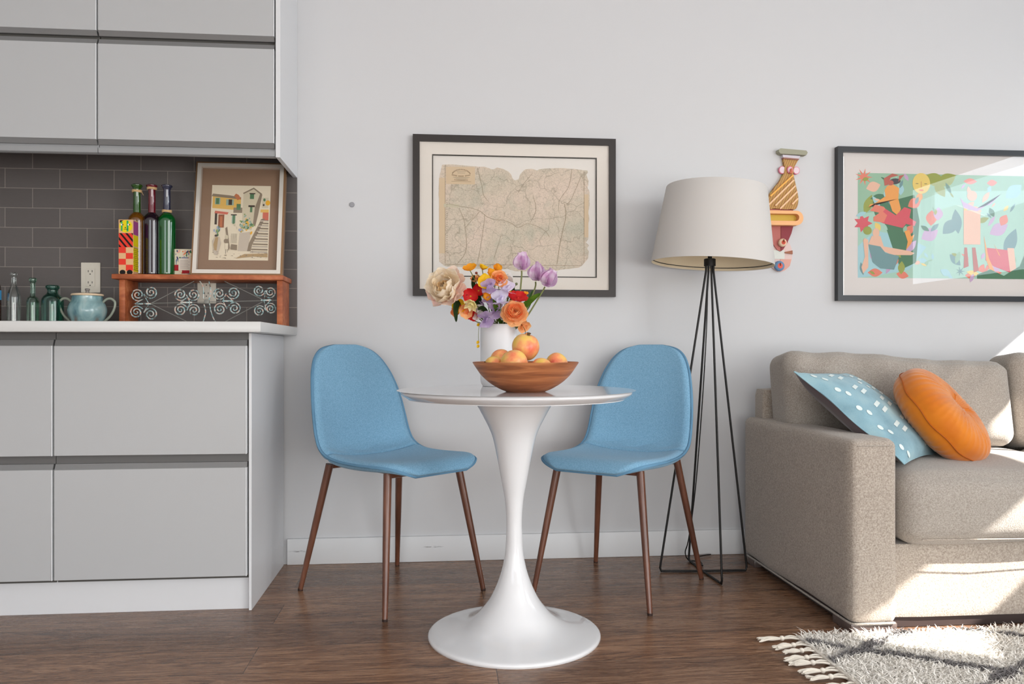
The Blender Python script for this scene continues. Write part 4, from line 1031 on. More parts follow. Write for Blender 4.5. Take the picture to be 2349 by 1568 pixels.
flower('poppy', (.100, 2.46, .992), (-.1, -1, .1), [(5, .022, .014, 1.1, .004, .002, .001, 0)], [M_rd], 'red poppy right beside the cream peony', (.003, M_ctr), seed=16)
flower('poppy', (.125, 2.475, 1.010), (.1, -1, .2), [(5, .018, .012, 1.1, .004, .002, .001, 0)], [M_rd], 'red poppy left of the purple sweet pea', (.003, M_ctr), seed=17)
flower('poppy', (.113, 2.475, .938), (-.4, -.8, -.4), [(5, .020, .013, .8, .005, .002, .001, 0)], [M_rd], 'dark red poppy hanging at the left of the vase rim', (.003, M_ctr), seed=18)
M_cy = pm('snapdragon cream', (244, 232, 170), (248, 240, 200))
flower('snapdragon', (.104, 2.43, .975), (-.3, -.6, -.6), [(7, .026, .006, 1.0, .003, .006, .002, 0), (5, .020, .005, .5, .003, .004, .002, 0)], [M_cy], 'pale yellow snapdragon with drooping narrow petals below the peony', seed=19)
flower('poppy', (.142, 2.44, .985), (.4, -.8, .4), [(4, .018, .011, .7, .005, .002, .001, 0)], [M_or], 'orange poppy cup in the middle of the bouquet', (.003, M_ctr), seed=20)
flower('poppy', (.068, 2.47, .965), (-.3, -.9, -.2), [(4, .021, .014, 1.1, .003, .002, .001, 0)], [M_ye], 'yellow poppy low under the peony', (.004, M_rd), seed=21)
flower('poppy', (.088, 2.465, .952), (-.1, -.9, -.4), [(5, .022, .014, 1.0, .005, .002, .001, 0), (3, .014, .009, .5, .004, .002, .001, 1)], [M_ro, M_ro2], 'peach-orange poppy low at the left, beside the snapdragon', seed=22)
flower('ranunculus', (.244, 2.44, .985), (.1, -.55, .8), [(9, .030, .014, 1.45, .002, .003, .002, 0)], [M_rd], 'flat red ranunculus above the big orange one', (.004, M_rd), seed=23)
flower('poppy', (.222, 2.47, .998), (0, -.3, 1), [(4, .011, .008, .5, .003, .001, .001, 0)], [M_ye], 'tiny yellow bud flower left of the first tulip stem', seed=24)
flower('poppy', (.270, 2.47, .996), (0, -.3, 1), [(4, .011, .008, .5, .003, .001, .001, 0)], [M_or], 'tiny orange bud flower between the tulip stems', seed=25)
flower('ranunculus', (.230, 2.420, .935), (.05, -.85, .35), [(8, .037, .022, 1.5, .006, -.002, .003, 0), (8, .036, .022, 1.15, .009, .004, .003, 0), (8, .032, .019, .85, .010, .006, .003, 1), (7, .026, .016, .55, .009, .005, .002, 0), (5, .018, .011, .3, .006, .003, .001, 1), (3, .010, .007, .1, .003, .002, .001, 1)], [M_ro, M_ro2], 'big layered orange ranunculus drooping over the vase rim', seed=26, ruffle=.0015)
flower('ranunculus', (.262, 2.475, .905), (.4, -.7, -.5), [(6, .022, .014, 1.2, .004, .003, .002, 0), (5, .017, .010, .7, .004, .003, .001, 0)], [M_ro], 'small peach bloom hanging behind the right of the vase rim', seed=27)
M_tu = pm('tulip mauve', (226, 196, 226), (196, 138, 184)); M_tu2 = pm('tulip pale', (240, 224, 238), (214, 160, 204))
def tulip(p, ax, label, seed, s=1.0):
    t = flower('tulip', p, ax, [(3, .056*s, .030*s, .06, .017*s, .004, .004, 0), (3, .058*s, .031*s, .12, .018*s, .004, .005, 1)], [M_tu, M_tu2], label, (.006, mat('tulip base', (200, 196, 170))), stem=False, ruffle=.0025, seed=seed, group='mauve tulips', tip=.25, flare=.012)
    return t
for p, ax, lb, sd, b in (((.262, 2.50, 1.078), (.02, -.1, 1), 'tallest mauve tulip, leftmost of the three tulips', 31, (.247, 2.50, .93)),
                         ((.308, 2.51, 1.045), (.15, -.1, 1), 'middle mauve tulip, partly behind the right one', 32, (.262, 2.505, .92)),
                         ((.335, 2.485, 1.027), (.45, -.2, .85), 'mauve tulip leaning furthest right', 33, (.270, 2.50, .92))):
    t = tulip(p, ax, lb, sd)
    bm = BM(); add_tube(bm, smooth_curve([Vector(p)-Vector(ax).normalized()*.002, Vector(p)-Vector(ax).normalized()*.03, Vector(b), Vector((.215, 2.525, .86)), Vector((.19, 2.54, .76))], 8), .0026, 8); obj('stem', bm, M_stem, t, 60)
def strap_leaf(pts, W, m, label, fold=.3):
    s = smooth_curve(pts, 8); n = len(s)-1
    _, T, N = frames(s)
    bm = BM()
    def f(u, v):
        i = min(int(v*n+.5), n); w = W*(math.sin(PI*min(.98, .12+.86*v))**.7)*(1 if v < .98 else .15)
        side = T[i].cross(Vector((0, -1, .2))).normalized(); sgn = (u-.5)*2
        return s[i]+side*w*sgn+Vector((0, -1, .2)).normalized()*abs(sgn)*w*fold
    grid(bm, 4, n, f); bmesh.ops.solidify(bm, geom=list(bm.faces), thickness=.0007)
    return tag(obj('leaf', bm, m, loc=pts[0], smooth=60), label, 'leaf')
strap_leaf([(.225, 2.51, .90), (.262, 2.50, .955), (.292, 2.48, .985), (.318, 2.47, 1.003)], .010, M_leaf, 'bright yellow-green tulip leaf pointing right, under the tulips')
strap_leaf([(.222, 2.53, .90), (.262, 2.52, .945), (.285, 2.52, .975), (.302, 2.52, 1.018)], .011, pm('leaf mid', (110, 150, 90), (70, 120, 60)), 'broad green tulip leaf standing behind the bright one')
strap_leaf([(.090, 2.50, .960), (.065, 2.46, .975), (.054, 2.445, .955), (.055, 2.44, .912)], .010, M_leafdk, 'dark peony leaf hanging down below the peony')
strap_leaf([(.150, 2.51, .930), (.110, 2.47, .975), (.092, 2.46, .985), (.080, 2.455, .99)], .014, M_leafdk, 'dark leaf between the peony and the yellow snapdragon')
bs = thing('berry_sprig', 'thin sprig with orange berries hanging just above the top fruit', 'berries', (.265, 2.46, .90))
bm = BM(); add_tube(bm, smooth_curve([(.235, 2.50, .92), (.258, 2.465, .905), (.268, 2.45, .885), (.266, 2.45, .872)], 6), .0009, 5); obj('stem', bm, M_leafdk, bs)
for dx, dz in ((0, 0), (.005, .005), (-.005, -.004), (.001, -.009), (.006, -.002)):
    bm = BM(); bmesh.ops.create_icosphere(bm, subdivisions=2, radius=.0042, matrix=Matrix.Translation((.268+dx, 2.448, .873+dz*.7))); obj('berry', bm, mat('orange berry', (226, 124, 44), rough=.35), bs, 60)
ys = thing('blossom_sprig', 'tiny yellow blossoms trailing down the left side of the vase', 'flower', (.128, 2.52, .90))
bm = BM(); add_tube(bm, smooth_curve([(.150, 2.50, .915), (.130, 2.495, .908), (.126, 2.50, .875), (.127, 2.505, .852)], 6), .0008, 5); obj('stem', bm, M_stem, ys)
for p in ((.127, 2.495, .905), (.126, 2.50, .85), (.1265, 2.497, .838)):
    for k in range(4):
        bm = petal_mesh(.007, .004, .001, .001, seed=k); place(bm, p, (-.5, -.8, .2), k*PI/2, 1.1); obj('petal', bm, M_ye, ys, 60)
for p, ax, m, lb, sd in (((.118, 2.50, 1.040), (-.2, -.6, .8), M_ro, 'small peach bloom behind the peony edge, under the orange poppy', 41), ((.168, 2.50, 1.025), (.1, -.6, .7), M_wh, 'white bloom hidden behind the purple sweet pea', 42),
                          ((.130, 2.49, .962), (-.2, -.9, .1), M_li2, 'dusky mauve bloom between the red poppies, low in the bouquet', 43), ((.200, 2.47, .935), (.1, -.9, -.1), M_wh, 'pale grey bloom at the vase rim left of the big orange ranunculus', 44),
                          ((.060, 2.50, .950), (-.5, -.7, -.3), M_ro2, 'small coral bud under the left of the peony', 45), ((.215, 2.48, 1.020), (.3, -.6, .6), M_ro, 'coral bloom between lilac sweet pea and first tulip stem', 46)):
    flower('filler_bloom', p, ax, [(5, .021, .013, .95, .005, .003, .001, 0), (4, .014, .009, .5, .004, .003, .001, 0)], [m], lb, seed=sd, ruffle=.002)
for pts, m, lb in (([(.175, 2.52, .90), (.150, 2.47, .94), (.135, 2.445, .955), (.120, 2.435, .950)], M_leafdk, 'small dark leaf over the vase rim on the left'), ([(.20, 2.52, .90), (.185, 2.46, .94), (.175, 2.44, .962), (.168, 2.43, .985)], M_leaf, 'small green leaf among the lilac sweet peas'),
                   ([(.21, 2.53, .90), (.225, 2.50, .96), (.235, 2.49, 1.0), (.232, 2.48, 1.03)], M_leafdk, 'slim dark leaf beside the first tulip stem'), ([(.16, 2.53, .90), (.13, 2.50, .98), (.11, 2.49, 1.03), (.112, 2.48, 1.06)], M_leafdk, 'slim dark leaf rising under the orange poppy')):
    strap_leaf(pts, .008, m, lb)
# thin filler stems with seed heads
for i, (p, lb) in enumerate((((.246, 2.505, 1.035), 'small green seed head left of the tulip stems'), ((.122, 2.45, 1.045), 'tiny dark red bud before the peony edge'), ((.118, 2.47, 1.065), 'dark bud on a hooked stem beside the highest small blooms'))):
    t = thing('seed_head', lb, 'seed head', p)
    bm = BM(); bmesh.ops.create_icosphere(bm, subdivisions=2, radius=.0045, matrix=Matrix.Translation(p)); obj('bud', bm, [mat('bud green', (110, 116, 80)), mat('bud red', (120, 50, 30)), mat('bud red', (120, 50, 30))][i], t, 60)
    stem_to(t, p, r=.0009, seedv=60+i)

# ------------------------------------------------------------------ chairs
M_chairfab = fabric('blue woven upholstery', (112, 158, 188), (140, 184, 212), weave=600, fine=260, blot=3, bl=.10, bumpd=.0008, sheen=.15)
M_piping = mat('blue seam piping', (98, 142, 172), rough=.9)
M_leg = wood('walnut metal leg', (74, 44, 32), (98, 60, 44), (124, 80, 60), axis=(6, 6, 1), rough=.32, coat=.2)
M_tip = mat('dark foot cap', (50, 34, 28), rough=.6)
CEN = [(.248, .430), (.244, .444), (.225, .455), (.185, .457), (.12, .450), (.04, .443), (-.04, .441), (-.105, .445), (-.155, .460), (-.185, .495), (-.203, .55), (-.217, .62), (-.234, .69), (-.252, .75), (-.271, .80), (-.282, .828), (-.290, .842)]
SID = [(.248, .430), (.243, .444), (.223, .456), (.183, .460), (.12, .459), (.045, .458), (-.03, .461), (-.088, .470), (-.132, .492), (-.157, .530), (-.175, .585), (-.192, .645), (-.212, .703), (-.236, .757), (-.260, .803), (-.277, .830), (-.289, .842)]
HW = [.108, .148, .178, .196, .203, .204, .204, .203, .202, .200, .197, .191, .180, .163, .136, .097, .038]
def lerp_tab(tab, t):
    x = t*(len(tab)-1); i = min(int(x), len(tab)-2); k = x-i
    def g(j): return tab[max(0, min(len(tab)-1, j))]
    p0, p1, p2, p3 = g(i-1), g(i), g(i+1), g(i+2)
    def cr(a, b, c, d): return .5*((2*b)+(c-a)*k+(2*a-5*b+4*c-d)*k*k+(3*b-a-3*c+d)*k**3)
    return tuple(cr(p0[j], p1[j], p2[j], p3[j]) for j in range(len(p1))) if isinstance(p1, tuple) else cr(p0, p1, p2, p3)
def shell_pt(u, v):
    s = (u-.5)*2; c = lerp_tab(CEN, v); d = lerp_tab(SID, v); hw = lerp_tab(HW, v)
    k = abs(s)**2.4
    f_ = c[0]+(d[0]-c[0])*k; z_ = c[1]+(d[1]-c[1])*k
    # creases where the seat turns up into the back
    w = math.exp(-((v-.50)/.05)**2)*.0022*math.sin(s*9+2*math.sin(v*60))*(1-abs(s))
    return Vector((s*hw, f_+w, z_+w))
def shell_bm(th):
    bm = BM(); nu, nv = 28, 72
    P_ = [[shell_pt(i/nu, j/nv) for j in range(nv+1)] for i in range(nu+1)]
    def nrm(i, j):
        a = P_[min(i+1, nu)][j]-P_[max(i-1, 0)][j]; b = P_[i][min(j+1, nv)]-P_[i][max(j-1, 0)]
        n = a.cross(b); return n.normalized() if n.length > 1e-9 else Vector((0, 0, 1))
    top, bot = [], []
    for i in range(nu+1):
        rt, rb = [], []
        for j in range(nv+1):
            n = nrm(i, j)
            if n.z < 0 and j < nv*.45: n = -n
            # upholstery thins to a rounded rim
            s = abs((i/nu-.5)*2); e = min(1, (1-s)/.10); q = min(1, min(j, nv-j)/3.0); r = min(math.sqrt(max(0, 1-(1-e)**2)), math.sqrt(max(0, 1-(1-q)**2)))
            r = max(r, .0)
            up = N0 * 1 if False else n
            rt.append(bm.verts.new(P_[i][j]+up*th*.5*(.35+.65*r))); rb.append(bm.verts.new(P_[i][j]-up*th*.5*(.35+.65*r)))
        top.append(rt); bot.append(rb)
    for i in range(nu):
        for j in range(nv):
            bm.faces.new((top[i][j], top[i+1][j], top[i+1][j+1], top[i][j+1])); bm.faces.new((bot[i][j], bot[i][j+1], bot[i+1][j+1], bot[i+1][j]))
    for j in range(nv):
        bm.faces.new((top[0][j], top[0][j+1], bot[0][j+1], bot[0][j])); bm.faces.new((top[nu][j+1], top[nu][j], bot[nu][j], bot[nu][j+1]))
    for i in range(nu):
        bm.faces.new((top[i+1][0], top[i][0], bot[i][0], bot[i+1][0])); bm.faces.new((top[i][nv], top[i+1][nv], bot[i+1][nv], bot[i][nv]))
    bmesh.ops.recalc_face_normals(bm, faces=bm.faces)
    return bm
N0 = None
def make_chair(label):
    t = thing('dining_chair', label, 'chair', group='blue upholstered dining chairs')
    o = obj('seat_shell', shell_bm(.034), M_chairfab, t, 60, local=True)
    sub = o.modifiers.new('s', 'SUBSURF'); sub.levels = 1; sub.render_levels = 1
    edge = [shell_pt(0, j/60) for j in range(61)]+[shell_pt(i/12, 1) for i in range(1, 12)]+[shell_pt(1, 1-j/60) for j in range(61)]+[shell_pt(1-i/12, 0) for i in range(1, 13)]
    cen = Vector((0, -.02, .6))
    ed2 = []
    for k, p in enumerate(edge):
        ed2.append(p+Vector((math.copysign(.0018, p.x), 0, 0)))
    bm = BM(); add_tube(bm, ed2, .0052, 6); obj('piping', bm, M_piping, o, 60, local=True)
    # under-seat metal frame
    bm = BM()
    add_tube(bm, [(-.150, -.150, .428), (.150, -.150, .428)], .0085, 8); add_tube(bm, [(-.150, .165, .428), (.150, .165, .428)], .0085, 8)
    for sx_ in (-.11, .11): add_tube(bm, [(sx_, -.150, .432), (sx_, .165, .432)], .008, 8)
    obj('under_frame', bm, M_leg, t, 60, local=True)
    for sx_ in (-1, 1):
        for fy, ty in ((.228, .165), (-.236, -.150)):
            a = Vector((sx_*.152, ty, .436)); b = Vector((sx_*.2125, fy, .004))
            bm = BM(); add_tube(bm, [a, a.lerp(b, .5), b], [.0135, .0118, .0085], 14); lg = obj('leg', bm, M_leg, t, 60, local=True)
            bm = BM(); add_tube(bm, [b+Vector((0, 0, .004)), b+Vector((0, 0, -.004))], [.0088, .0084], 12); obj('foot_cap', bm, M_tip, lg, 60, local=True)
    return t
def copy_tree(o, parent=None):
    c = o.copy(); COL.objects.link(c); c.parent = parent
    for ch in list(o.children): copy_tree(ch, c)
    return c
ch1 = make_chair('blue fabric dining chair with brown legs, beside the white cabinets')
ch1.location = (-.156, 2.768, 0); ch1.rotation_euler = (0, 0, math.radians(-48-90))
ch2 = copy_tree(ch1); ch2['label'] = 'blue fabric dining chair with brown legs, in front of the floor lamp'
ch2.location = (.632, 2.747, 0); ch2.rotation_euler = (0, 0, math.atan2(-.785, -.62)-PI/2)

# ------------------------------------------------------------------ floor lamp
M_wire = mat('black wire', (26, 24, 23), rough=.45, metal=.3)
lp = thing('floor_lamp', 'floor lamp with white drum shade on black wire legs beside the sofa arm', 'lamp', (.990, 2.889, 0))
hub = Vector((1.007, 2.889, 1.15)); cf = Vector((.980, 2.889, .005))
bm = BM(); add_tube(bm, [hub+Vector((0, 0, -.012)), hub+Vector((0, 0, .014)), hub+Vector((0, 0, .016))], [.0215, .0215, .018], 24); add_tube(bm, [hub+Vector((0, 0, .014)), hub+Vector((.004, 0, .10))], .008, 12); obj('hub', bm, M_wire, lp)
for dx, dy in ((-.160, .014), (-.003, .158), (.013, -.167), (.168, -.005)):
    d = Vector((dx, dy, 0)).normalized(); f0 = Vector((cf.x+dx, cf.y+dy, .005)); up = hub+d*.014
    pts = [up, up+Vector((0, 0, -.03)), f0+(up-f0).normalized()*.03, f0+(up-f0).normalized()*.012, f0-d*.006, f0-d*.03, cf+d*.012, cf]
    bm = BM(); add_tube(bm, pts, .0042, 8); obj('leg', bm, M_wire, lp, 60)
bm = BM(); add_tube(bm, smooth_curve([hub+Vector((-.004, .008, -.01)), (.998, 2.90, .9), (.985, 2.915, .60), (.972, 2.95, .3), (.962, 3.0, .10), (.958, 3.03, .04), (.975, 3.045, .006), (1.0, 3.02, .005), (1.005, 2.96, .005), (1.03, 3.08, .006), (1.09, 3.115, .006)], 8), .0022, 6); obj('power_cord', bm, M_wire, lp, 60)
ax = Vector((.058, 0, 1)).normalized(); q = Vector((0, 0, 1)).rotation_difference(ax)
SM = Matrix.Translation((1.015, 2.889, 1.1455)) @ q.to_matrix().to_4x4()
bm = BM(); add_lathe(bm, [(.2225, 0), (.2240, .0005), (.2240, .004), (.1835, .281), (.1820, .2845), (.1812, .2845), (.1822, .281), (.2226, .004), (.2225, 0)], 0, 0, 96, M=SM)
sh = obj('lamp_shade', bm, mat('white linen shade', (232, 230, 228), rough=.85, spec=.2, fn=shade_fn), lp, 40)
bm = BM(); add_lathe(bm, [(.2220, .0015), (.1808, .2840)], 0, 0, 96, M=SM); part_label(obj('shade_lining', bm, mat('cream shade lining', (238, 222, 192), rough=.8), sh, 60), 'cream inner lining of the shade')
bm = BM()
for z_, r_ in ((.012, .2190), (.274, .1815)):
    add_tube(bm, [SM @ Vector((r_*math.cos(a), r_*math.sin(a), z_)) for a in [2*PI*k/64 for k in range(65)]], .0016, 6)
for k in range(3):
    a = 2*PI*k/3+.4; add_tube(bm, [SM @ Vector((.03*math.cos(a), .03*math.sin(a), .10)), SM @ Vector((.1815*math.cos(a), .1815*math.sin(a), .274))], .0016, 6)
add_tube(bm, [SM @ Vector((.03*math.cos(a), .03*math.sin(a), .10)) for a in [2*PI*k/24 for k in range(25)]], .0016, 6)
obj('shade_wire', bm, M_wire, sh, 60)
bm = BM(); Bm = SM @ Matrix.Translation((0, 0, .075)); add_lathe(bm, prof_smooth([(0, 0), (.013, 0), (.014, .03), (.028, .06), (.03, .08), (.02, .103), (0, .11)], 4), 0, 0, 24, M=Bm); obj('bulb', bm, mat('frosted bulb', (236, 230, 216), rough=.4), lp)

# ------------------------------------------------------------------ sofa
M_sofa = fabric('beige tweed', (142, 130, 118), (188, 177, 165), weave=420, fine=230, blot=4, bl=.06, bumpd=.002)
M_sofa2 = fabric('beige tweed cushion', (140, 131, 121), (178, 170, 161), weave=420, fine=260, blot=5, bl=.08, bumpd=.0016)
M_sofagap = mat('under-sofa shade', (58, 48, 46), rough=.35)  # dark tone for the shade beneath the sofa
sofa = thing('sofa', 'beige tweed sofa with box arms against the wall on the right', 'sofa', (2.1, 2.63, 0))
XA0, XA1 = 1.193, 1.340; XB0, XB1 = 2.866, 3.010
def arm_fn(p, u):
    n = noise.noise(p*6)*.004
    return p+Vector((n*.5, n, n))
for x0, x1 in ((XA0, XA1), (XB0, XB1)):
    bm = BM(); rbox(bm, (x0+x1)/2, 2.628, .297, x1-x0, .828, .538, .026, 22, arm_fn); a = obj('arm', bm, M_sofa, sofa, 60)
    bm = BM(); add_tube(bm, [(x0+.020, 2.214, .548), (x1-.020, 2.214, .548)], .0012, 6); obj('seam', bm, M_sofa2, a, 60)
    bm = BM()
    add_tube(bm, [(x1-.012, 2.215, .031), (x0+.018, 2.216, .030), (x0+.005, 2.225, .030), (x0+.003, 2.25, .030), (x0+.003, 3.02, .030)], .0035, 6)
    obj('seam', bm, M_sofa2, a, 60)
bm = BM(); rbox(bm, 2.103, 2.615, .142, XB0-XA1-.004, .73, .226, .012, 12); obj('seat_base', bm, M_sofa, sofa, 60)
bm = BM(); rbox(bm, 2.115, 2.985, .39, 1.76, .10, .58, .02, 14); obj('back_frame', bm, M_sofa, sofa, 60)
def seat_fn(sd):
    def f(p, u):
        b = .018*(1-u[0]**2)*(1-u[1]**2) if u[2] > 0 else 0
        fr = -.022*(1-u[2]**2)*(1-u[0]**2*.5) if u[1] < -.0 else 0
        n = noise.noise(p*5+Vector((sd, 0, 0)))*.006
        return p+Vector((n*.4, fr*abs(u[1]), b+n))
    return f
for k, x0 in enumerate((1.345, 2.105)):
    bm = BM(); rbox(bm, x0+.378, 2.50, .357, .752, .60, .216, .060, 26, seat_fn(k*9)); c = obj('seat_cushion', bm, M_sofa2, sofa, 60)
    bm = BM()
    add_tube(bm, [(x0+.05, 2.189, .278), (x0+.37, 2.181, .276), (x0+.70, 2.189, .278)], .0018, 6); obj('seam', bm, M_sofa, c, 60)
def back_fn(sd, x0):
    def f(p, u):
        b = -.030*(1-u[0]**2)*(1-u[2]**2) if u[1] < 0 else 0
        sag = -.050*((u[0]+1)/2) if u[2] > 0 else 0
        sag *= max(0, u[2])
        d = (p.x*1.5-p.z*.9)
        wr = .012*math.sin(d*30+3*noise.noise(p*4+Vector((sd, 0, 0))))*math.exp(-((p.z-.14)/.16)**2)*(1-u[0]**4)
        n = noise.noise(p*7+Vector((sd, 3, 0)))*.010
        return p+Vector((n*.4, b+wr+n*.5, sag+n*.5-.004*math.sin(p.x*14)*max(0, u[2])))
    return f
tl = math.radians(-9)
for k, x0 in enumerate((1.243, 2.118)):
    wd = .862 if k == 0 else .760
    Mx = Matrix.Translation((x0+wd/2, 2.80, .47)) @ Matrix.Rotation(tl, 4, 'X')
    bm = BM(); rbox(bm, 0, 0, .175, wd, .19, .36, .052, 34, back_fn(k*7, x0), M=Mx); obj('back_cushion', bm, M_sofa2, sofa, 60)
for x0, x1 in ((XA0+.003, XA1-.003), (XB0+.003, XB1-.003)):
    for y0, y1 in ((2.219, 2.330), (2.93, 3.030)):
        bm = BM(); add_box(bm, x0, x1, y0, y1, 0, .029, .002); obj('leg', bm, mat('taupe block foot', (92, 80, 76), rough=.25, coat=.3), sofa)
bm = BM(); add_box(bm, XA0+.03, XB1-.03, 2.262, 2.98, .002, .0295); obj('plinth', bm, M_sofagap, sofa)  # solid dark block added as the shade in the gap under the sofa

# cushions
def square_pillow(T1, T2, B1, th, M1, M2, name, label):
    """corners top-near, top-far, bottom-near; front = side facing the room"""
    T1, T2, B1 = Vector(T1), Vector(T2), Vector(B1); c = (T2+B1)/2; ex = (T2-T1)/2; ey = (T1-B1)/2
    n = ex.cross(ey).normalized()
    if n.z < 0: n = -n
    t = thing(name, label, 'cushion', c)
    def sheet(sg):
        def f(u, v):
            a, b = u*2-1, v*2-1
            pin = 1-.07*(1-b*b)*abs(a)**2; pin2 = 1-.07*(1-a*a)*abs(b)**2
            h = th*.5*((1-a**2)**.45)*((1-b**2)**.45)
            h *= 1+.10*noise.noise(Vector((a*2, b*2, 3*sg)))
            p = c+ex*a*pin+ey*b*pin2+n*h*sg
            p += n*.010*noise.noise(Vector((a*1.5, b*1.5, 7)))
            return p
        bm = BM(); grid(bm, 30, 30, f, flip=sg < 0); bmesh.ops.recalc_face_normals(bm, faces=bm.faces)
        if (bm.faces[:][len(bm.faces)//2].normal.dot(n*sg)) < 0: bmesh.ops.reverse_faces(bm, faces=bm.faces)
        return bm
    f1 = obj('front_cover', sheet(1), M1, t, 60); part_label(f1, 'pale blue patterned front of the cushion')
    f2 = obj('back_cover', sheet(-1), M2, t, 60); part_label(f2, 'plain dark brown back of the cushion')
    # printed dashes on the front
    bm = BM()
    def surf(a, b, l=.0012):
        a = max(-.985, min(.985, a)); b = max(-.985, min(.985, b))
        h = th*.5*((1-a**2)**.45)*((1-b**2)**.45)*(1+.10*noise.noise(Vector((a*2, b*2, 3))))
        return c+ex*a*(1-.07*(1-b*b)*abs(a)**2)+ey*b*(1-.07*(1-a*a)*abs(b)**2)+n*(h+l+.010*noise.noise(Vector((a*1.5, b*1.5, 7))))
    for row, a0 in enumerate((-.80, -.36, .06, .50, .86)):
        for k in range(5):
            b0 = .80-k*.40-.10*(row % 2)
            for j in range(2):
                if row in (0, 4):
                    pts = [surf(a0+.045*math.cos(q)+.09*(j-.5), b0+.05*math.sin(q)-.13*j) for q in [2*PI*i/10 for i in range(10)]]
                else:
                    pts = [surf(a0-.12+.07*j+x, b0-.12*j+y+.25*x) for x, y in ((0, 0), (.10, 0), (.20, 0), (.20, .065), (.10, .065), (0, .065))]
                if max(abs(q) for q in (b0, b0-.13)) > .93: continue
                fc = bm.faces.new([bm.verts.new(p) for p in pts]); fc.normal_update()
                if fc.normal.dot(n) < 0: fc.normal_flip()
    obj('dash_print', bm, P('cream dash', (214, 226, 224)), f1, 0)
    e = []
    for a, b in [(x/12-1, 1) for x in range(25)]+[(1, 1-x/12) for x in range(1, 25)]+[(1-x/12, -1) for x in range(1, 25)]+[(-1, x/12-1) for x in range(1, 25)]:
        e.append(c+ex*a*(1-.07*(1-b*b)*abs(a)**2)+ey*b*(1-.07*(1-a*a)*abs(b)**2)+n*.010*noise.noise(Vector((a*1.5, b*1.5, 7))))
    bm = BM(); add_tube(bm, e, .0022, 6); obj('seam', bm, M1, t, 60)
    return t
def blue_fn(g, b, tc):
    n = g.add('ShaderNodeTexNoise', {'Vector': tc, 'Scale': 9.0, 'Detail': 4.0}).outputs[0]
    n2 = g.add('ShaderNodeTexNoise', {'Vector': tc, 'Scale': 300.0, 'Detail': 3.0}).outputs[0]
    c = g.ramp(n, [(.3, s2l((104, 142, 158))), (.5, s2l((128, 166, 180))), (.7, s2l((154, 184, 190)))])
    g.l.new(g.mix(g.math('MULTIPLY', n2, .25), c, s2l((190, 214, 214))), b.inputs['Base Color'])
M_blue = mat('pale blue mud cloth', (150, 188, 198), rough=.95, spec=.1, sheen=.2, fn=blue_fn)
square_pillow((1.150, 2.50, .752), (1.478, 2.79, .742), (1.398, 2.285, .482), .125, M_blue, mat('dark brown velvet', (84, 70, 72), rough=.8, sheen=.3), 'throw_pillow', 'pale blue cushion with cream dashes leaning over the sofa arm')

def round_pillow(c, n, R, th, label):
    n = Vector(n).normalized(); q = Vector((0, 0, 1)).rotation_difference(n); Mx = Matrix.Translation(c) @ q.to_matrix().to_4x4()
    t = thing('round_pillow', label, 'cushion', c)
    NP = 44; bm = BM(); seg = NP*5
    prof = []
    for k in range(33):
        a = -PI/2+PI*k/32
        r = R*(math.cos(a) if abs(math.cos(a)) > 1e-6 else 0)**.55 if k not in (0, 32) else 0
        z = th/2*math.copysign(abs(math.sin(a))**.8, math.sin(a))
        if r < R*.30: z *= .68+.32*(r/(R*.30))**.7
        prof.append((r, z))
    rings = []
    for r, z in prof:
        if r < 1e-6: v = bm.verts.new((0, 0, z)); rings.append([v]*seg); continue
        row = []
        for k in range(seg):
            a = 2*PI*k/seg
            amp = .0075*math.sin(PI*min(1, r/R))**.6*(1 if abs(z) > .008 else .35)+.0012
            tw = a+.25*(1-r/R)+.05*math.sin(3*a)
            w = amp*(abs(math.cos(NP*tw/2))**.6-.6)*(1+.8*noise.noise(Vector((math.cos(a)*2, math.sin(a)*2, z*5))))
            row.append(bm.verts.new(((r+w*.5)*math.cos(a), (r+w*.5)*math.sin(a), z+math.copysign(w, z))))
        rings.append(row)
    for a, b in zip(rings, rings[1:]):
        for k in range(seg):
            qd = []
            for v in (a[k], a[(k+1) % seg], b[(k+1) % seg], b[k]):
                if v not in qd: qd.append(v)
            if len(qd) > 2: bm.faces.new(qd)
    bmesh.ops.recalc_face_normals(bm, faces=bm.faces)
    for v in bm.verts: v.co = Mx @ v.co
    M_o = mat('orange velvet', (206, 118, 12), rough=.6, sheen=.35, spec=.2, var=(14, (182, 88, 4), .5))
    o = obj('cover', bm, M_o, t, 70)
    bm = BM(); add_tube(bm, [Mx @ Vector(((R*1.0+.002)*math.cos(a), (R*1.0+.002)*math.sin(a), -.004+.003*math.sin(9*a))) for a in [2*PI*k/80 for k in range(81)]], .0016, 6); obj('seam', bm, mat('deep orange seam', (170, 84, 10), rough=.8), o, 60)
    bm = BM(); add_lathe(bm, prof_smooth([(0, 0), (.016, 0), (.017, .003), (.012, .007), (0, .008)], 3), 0, 0, 20, M=Mx @ Matrix.Translation((0, 0, th/2*.66))); obj('button', bm, M_o, o, 60)
round_pillow((1.660, 2.50, .607), (.56, -.54, .63), .182, .145, 'round orange velvet cushion with radiating pleats on the sofa seat')

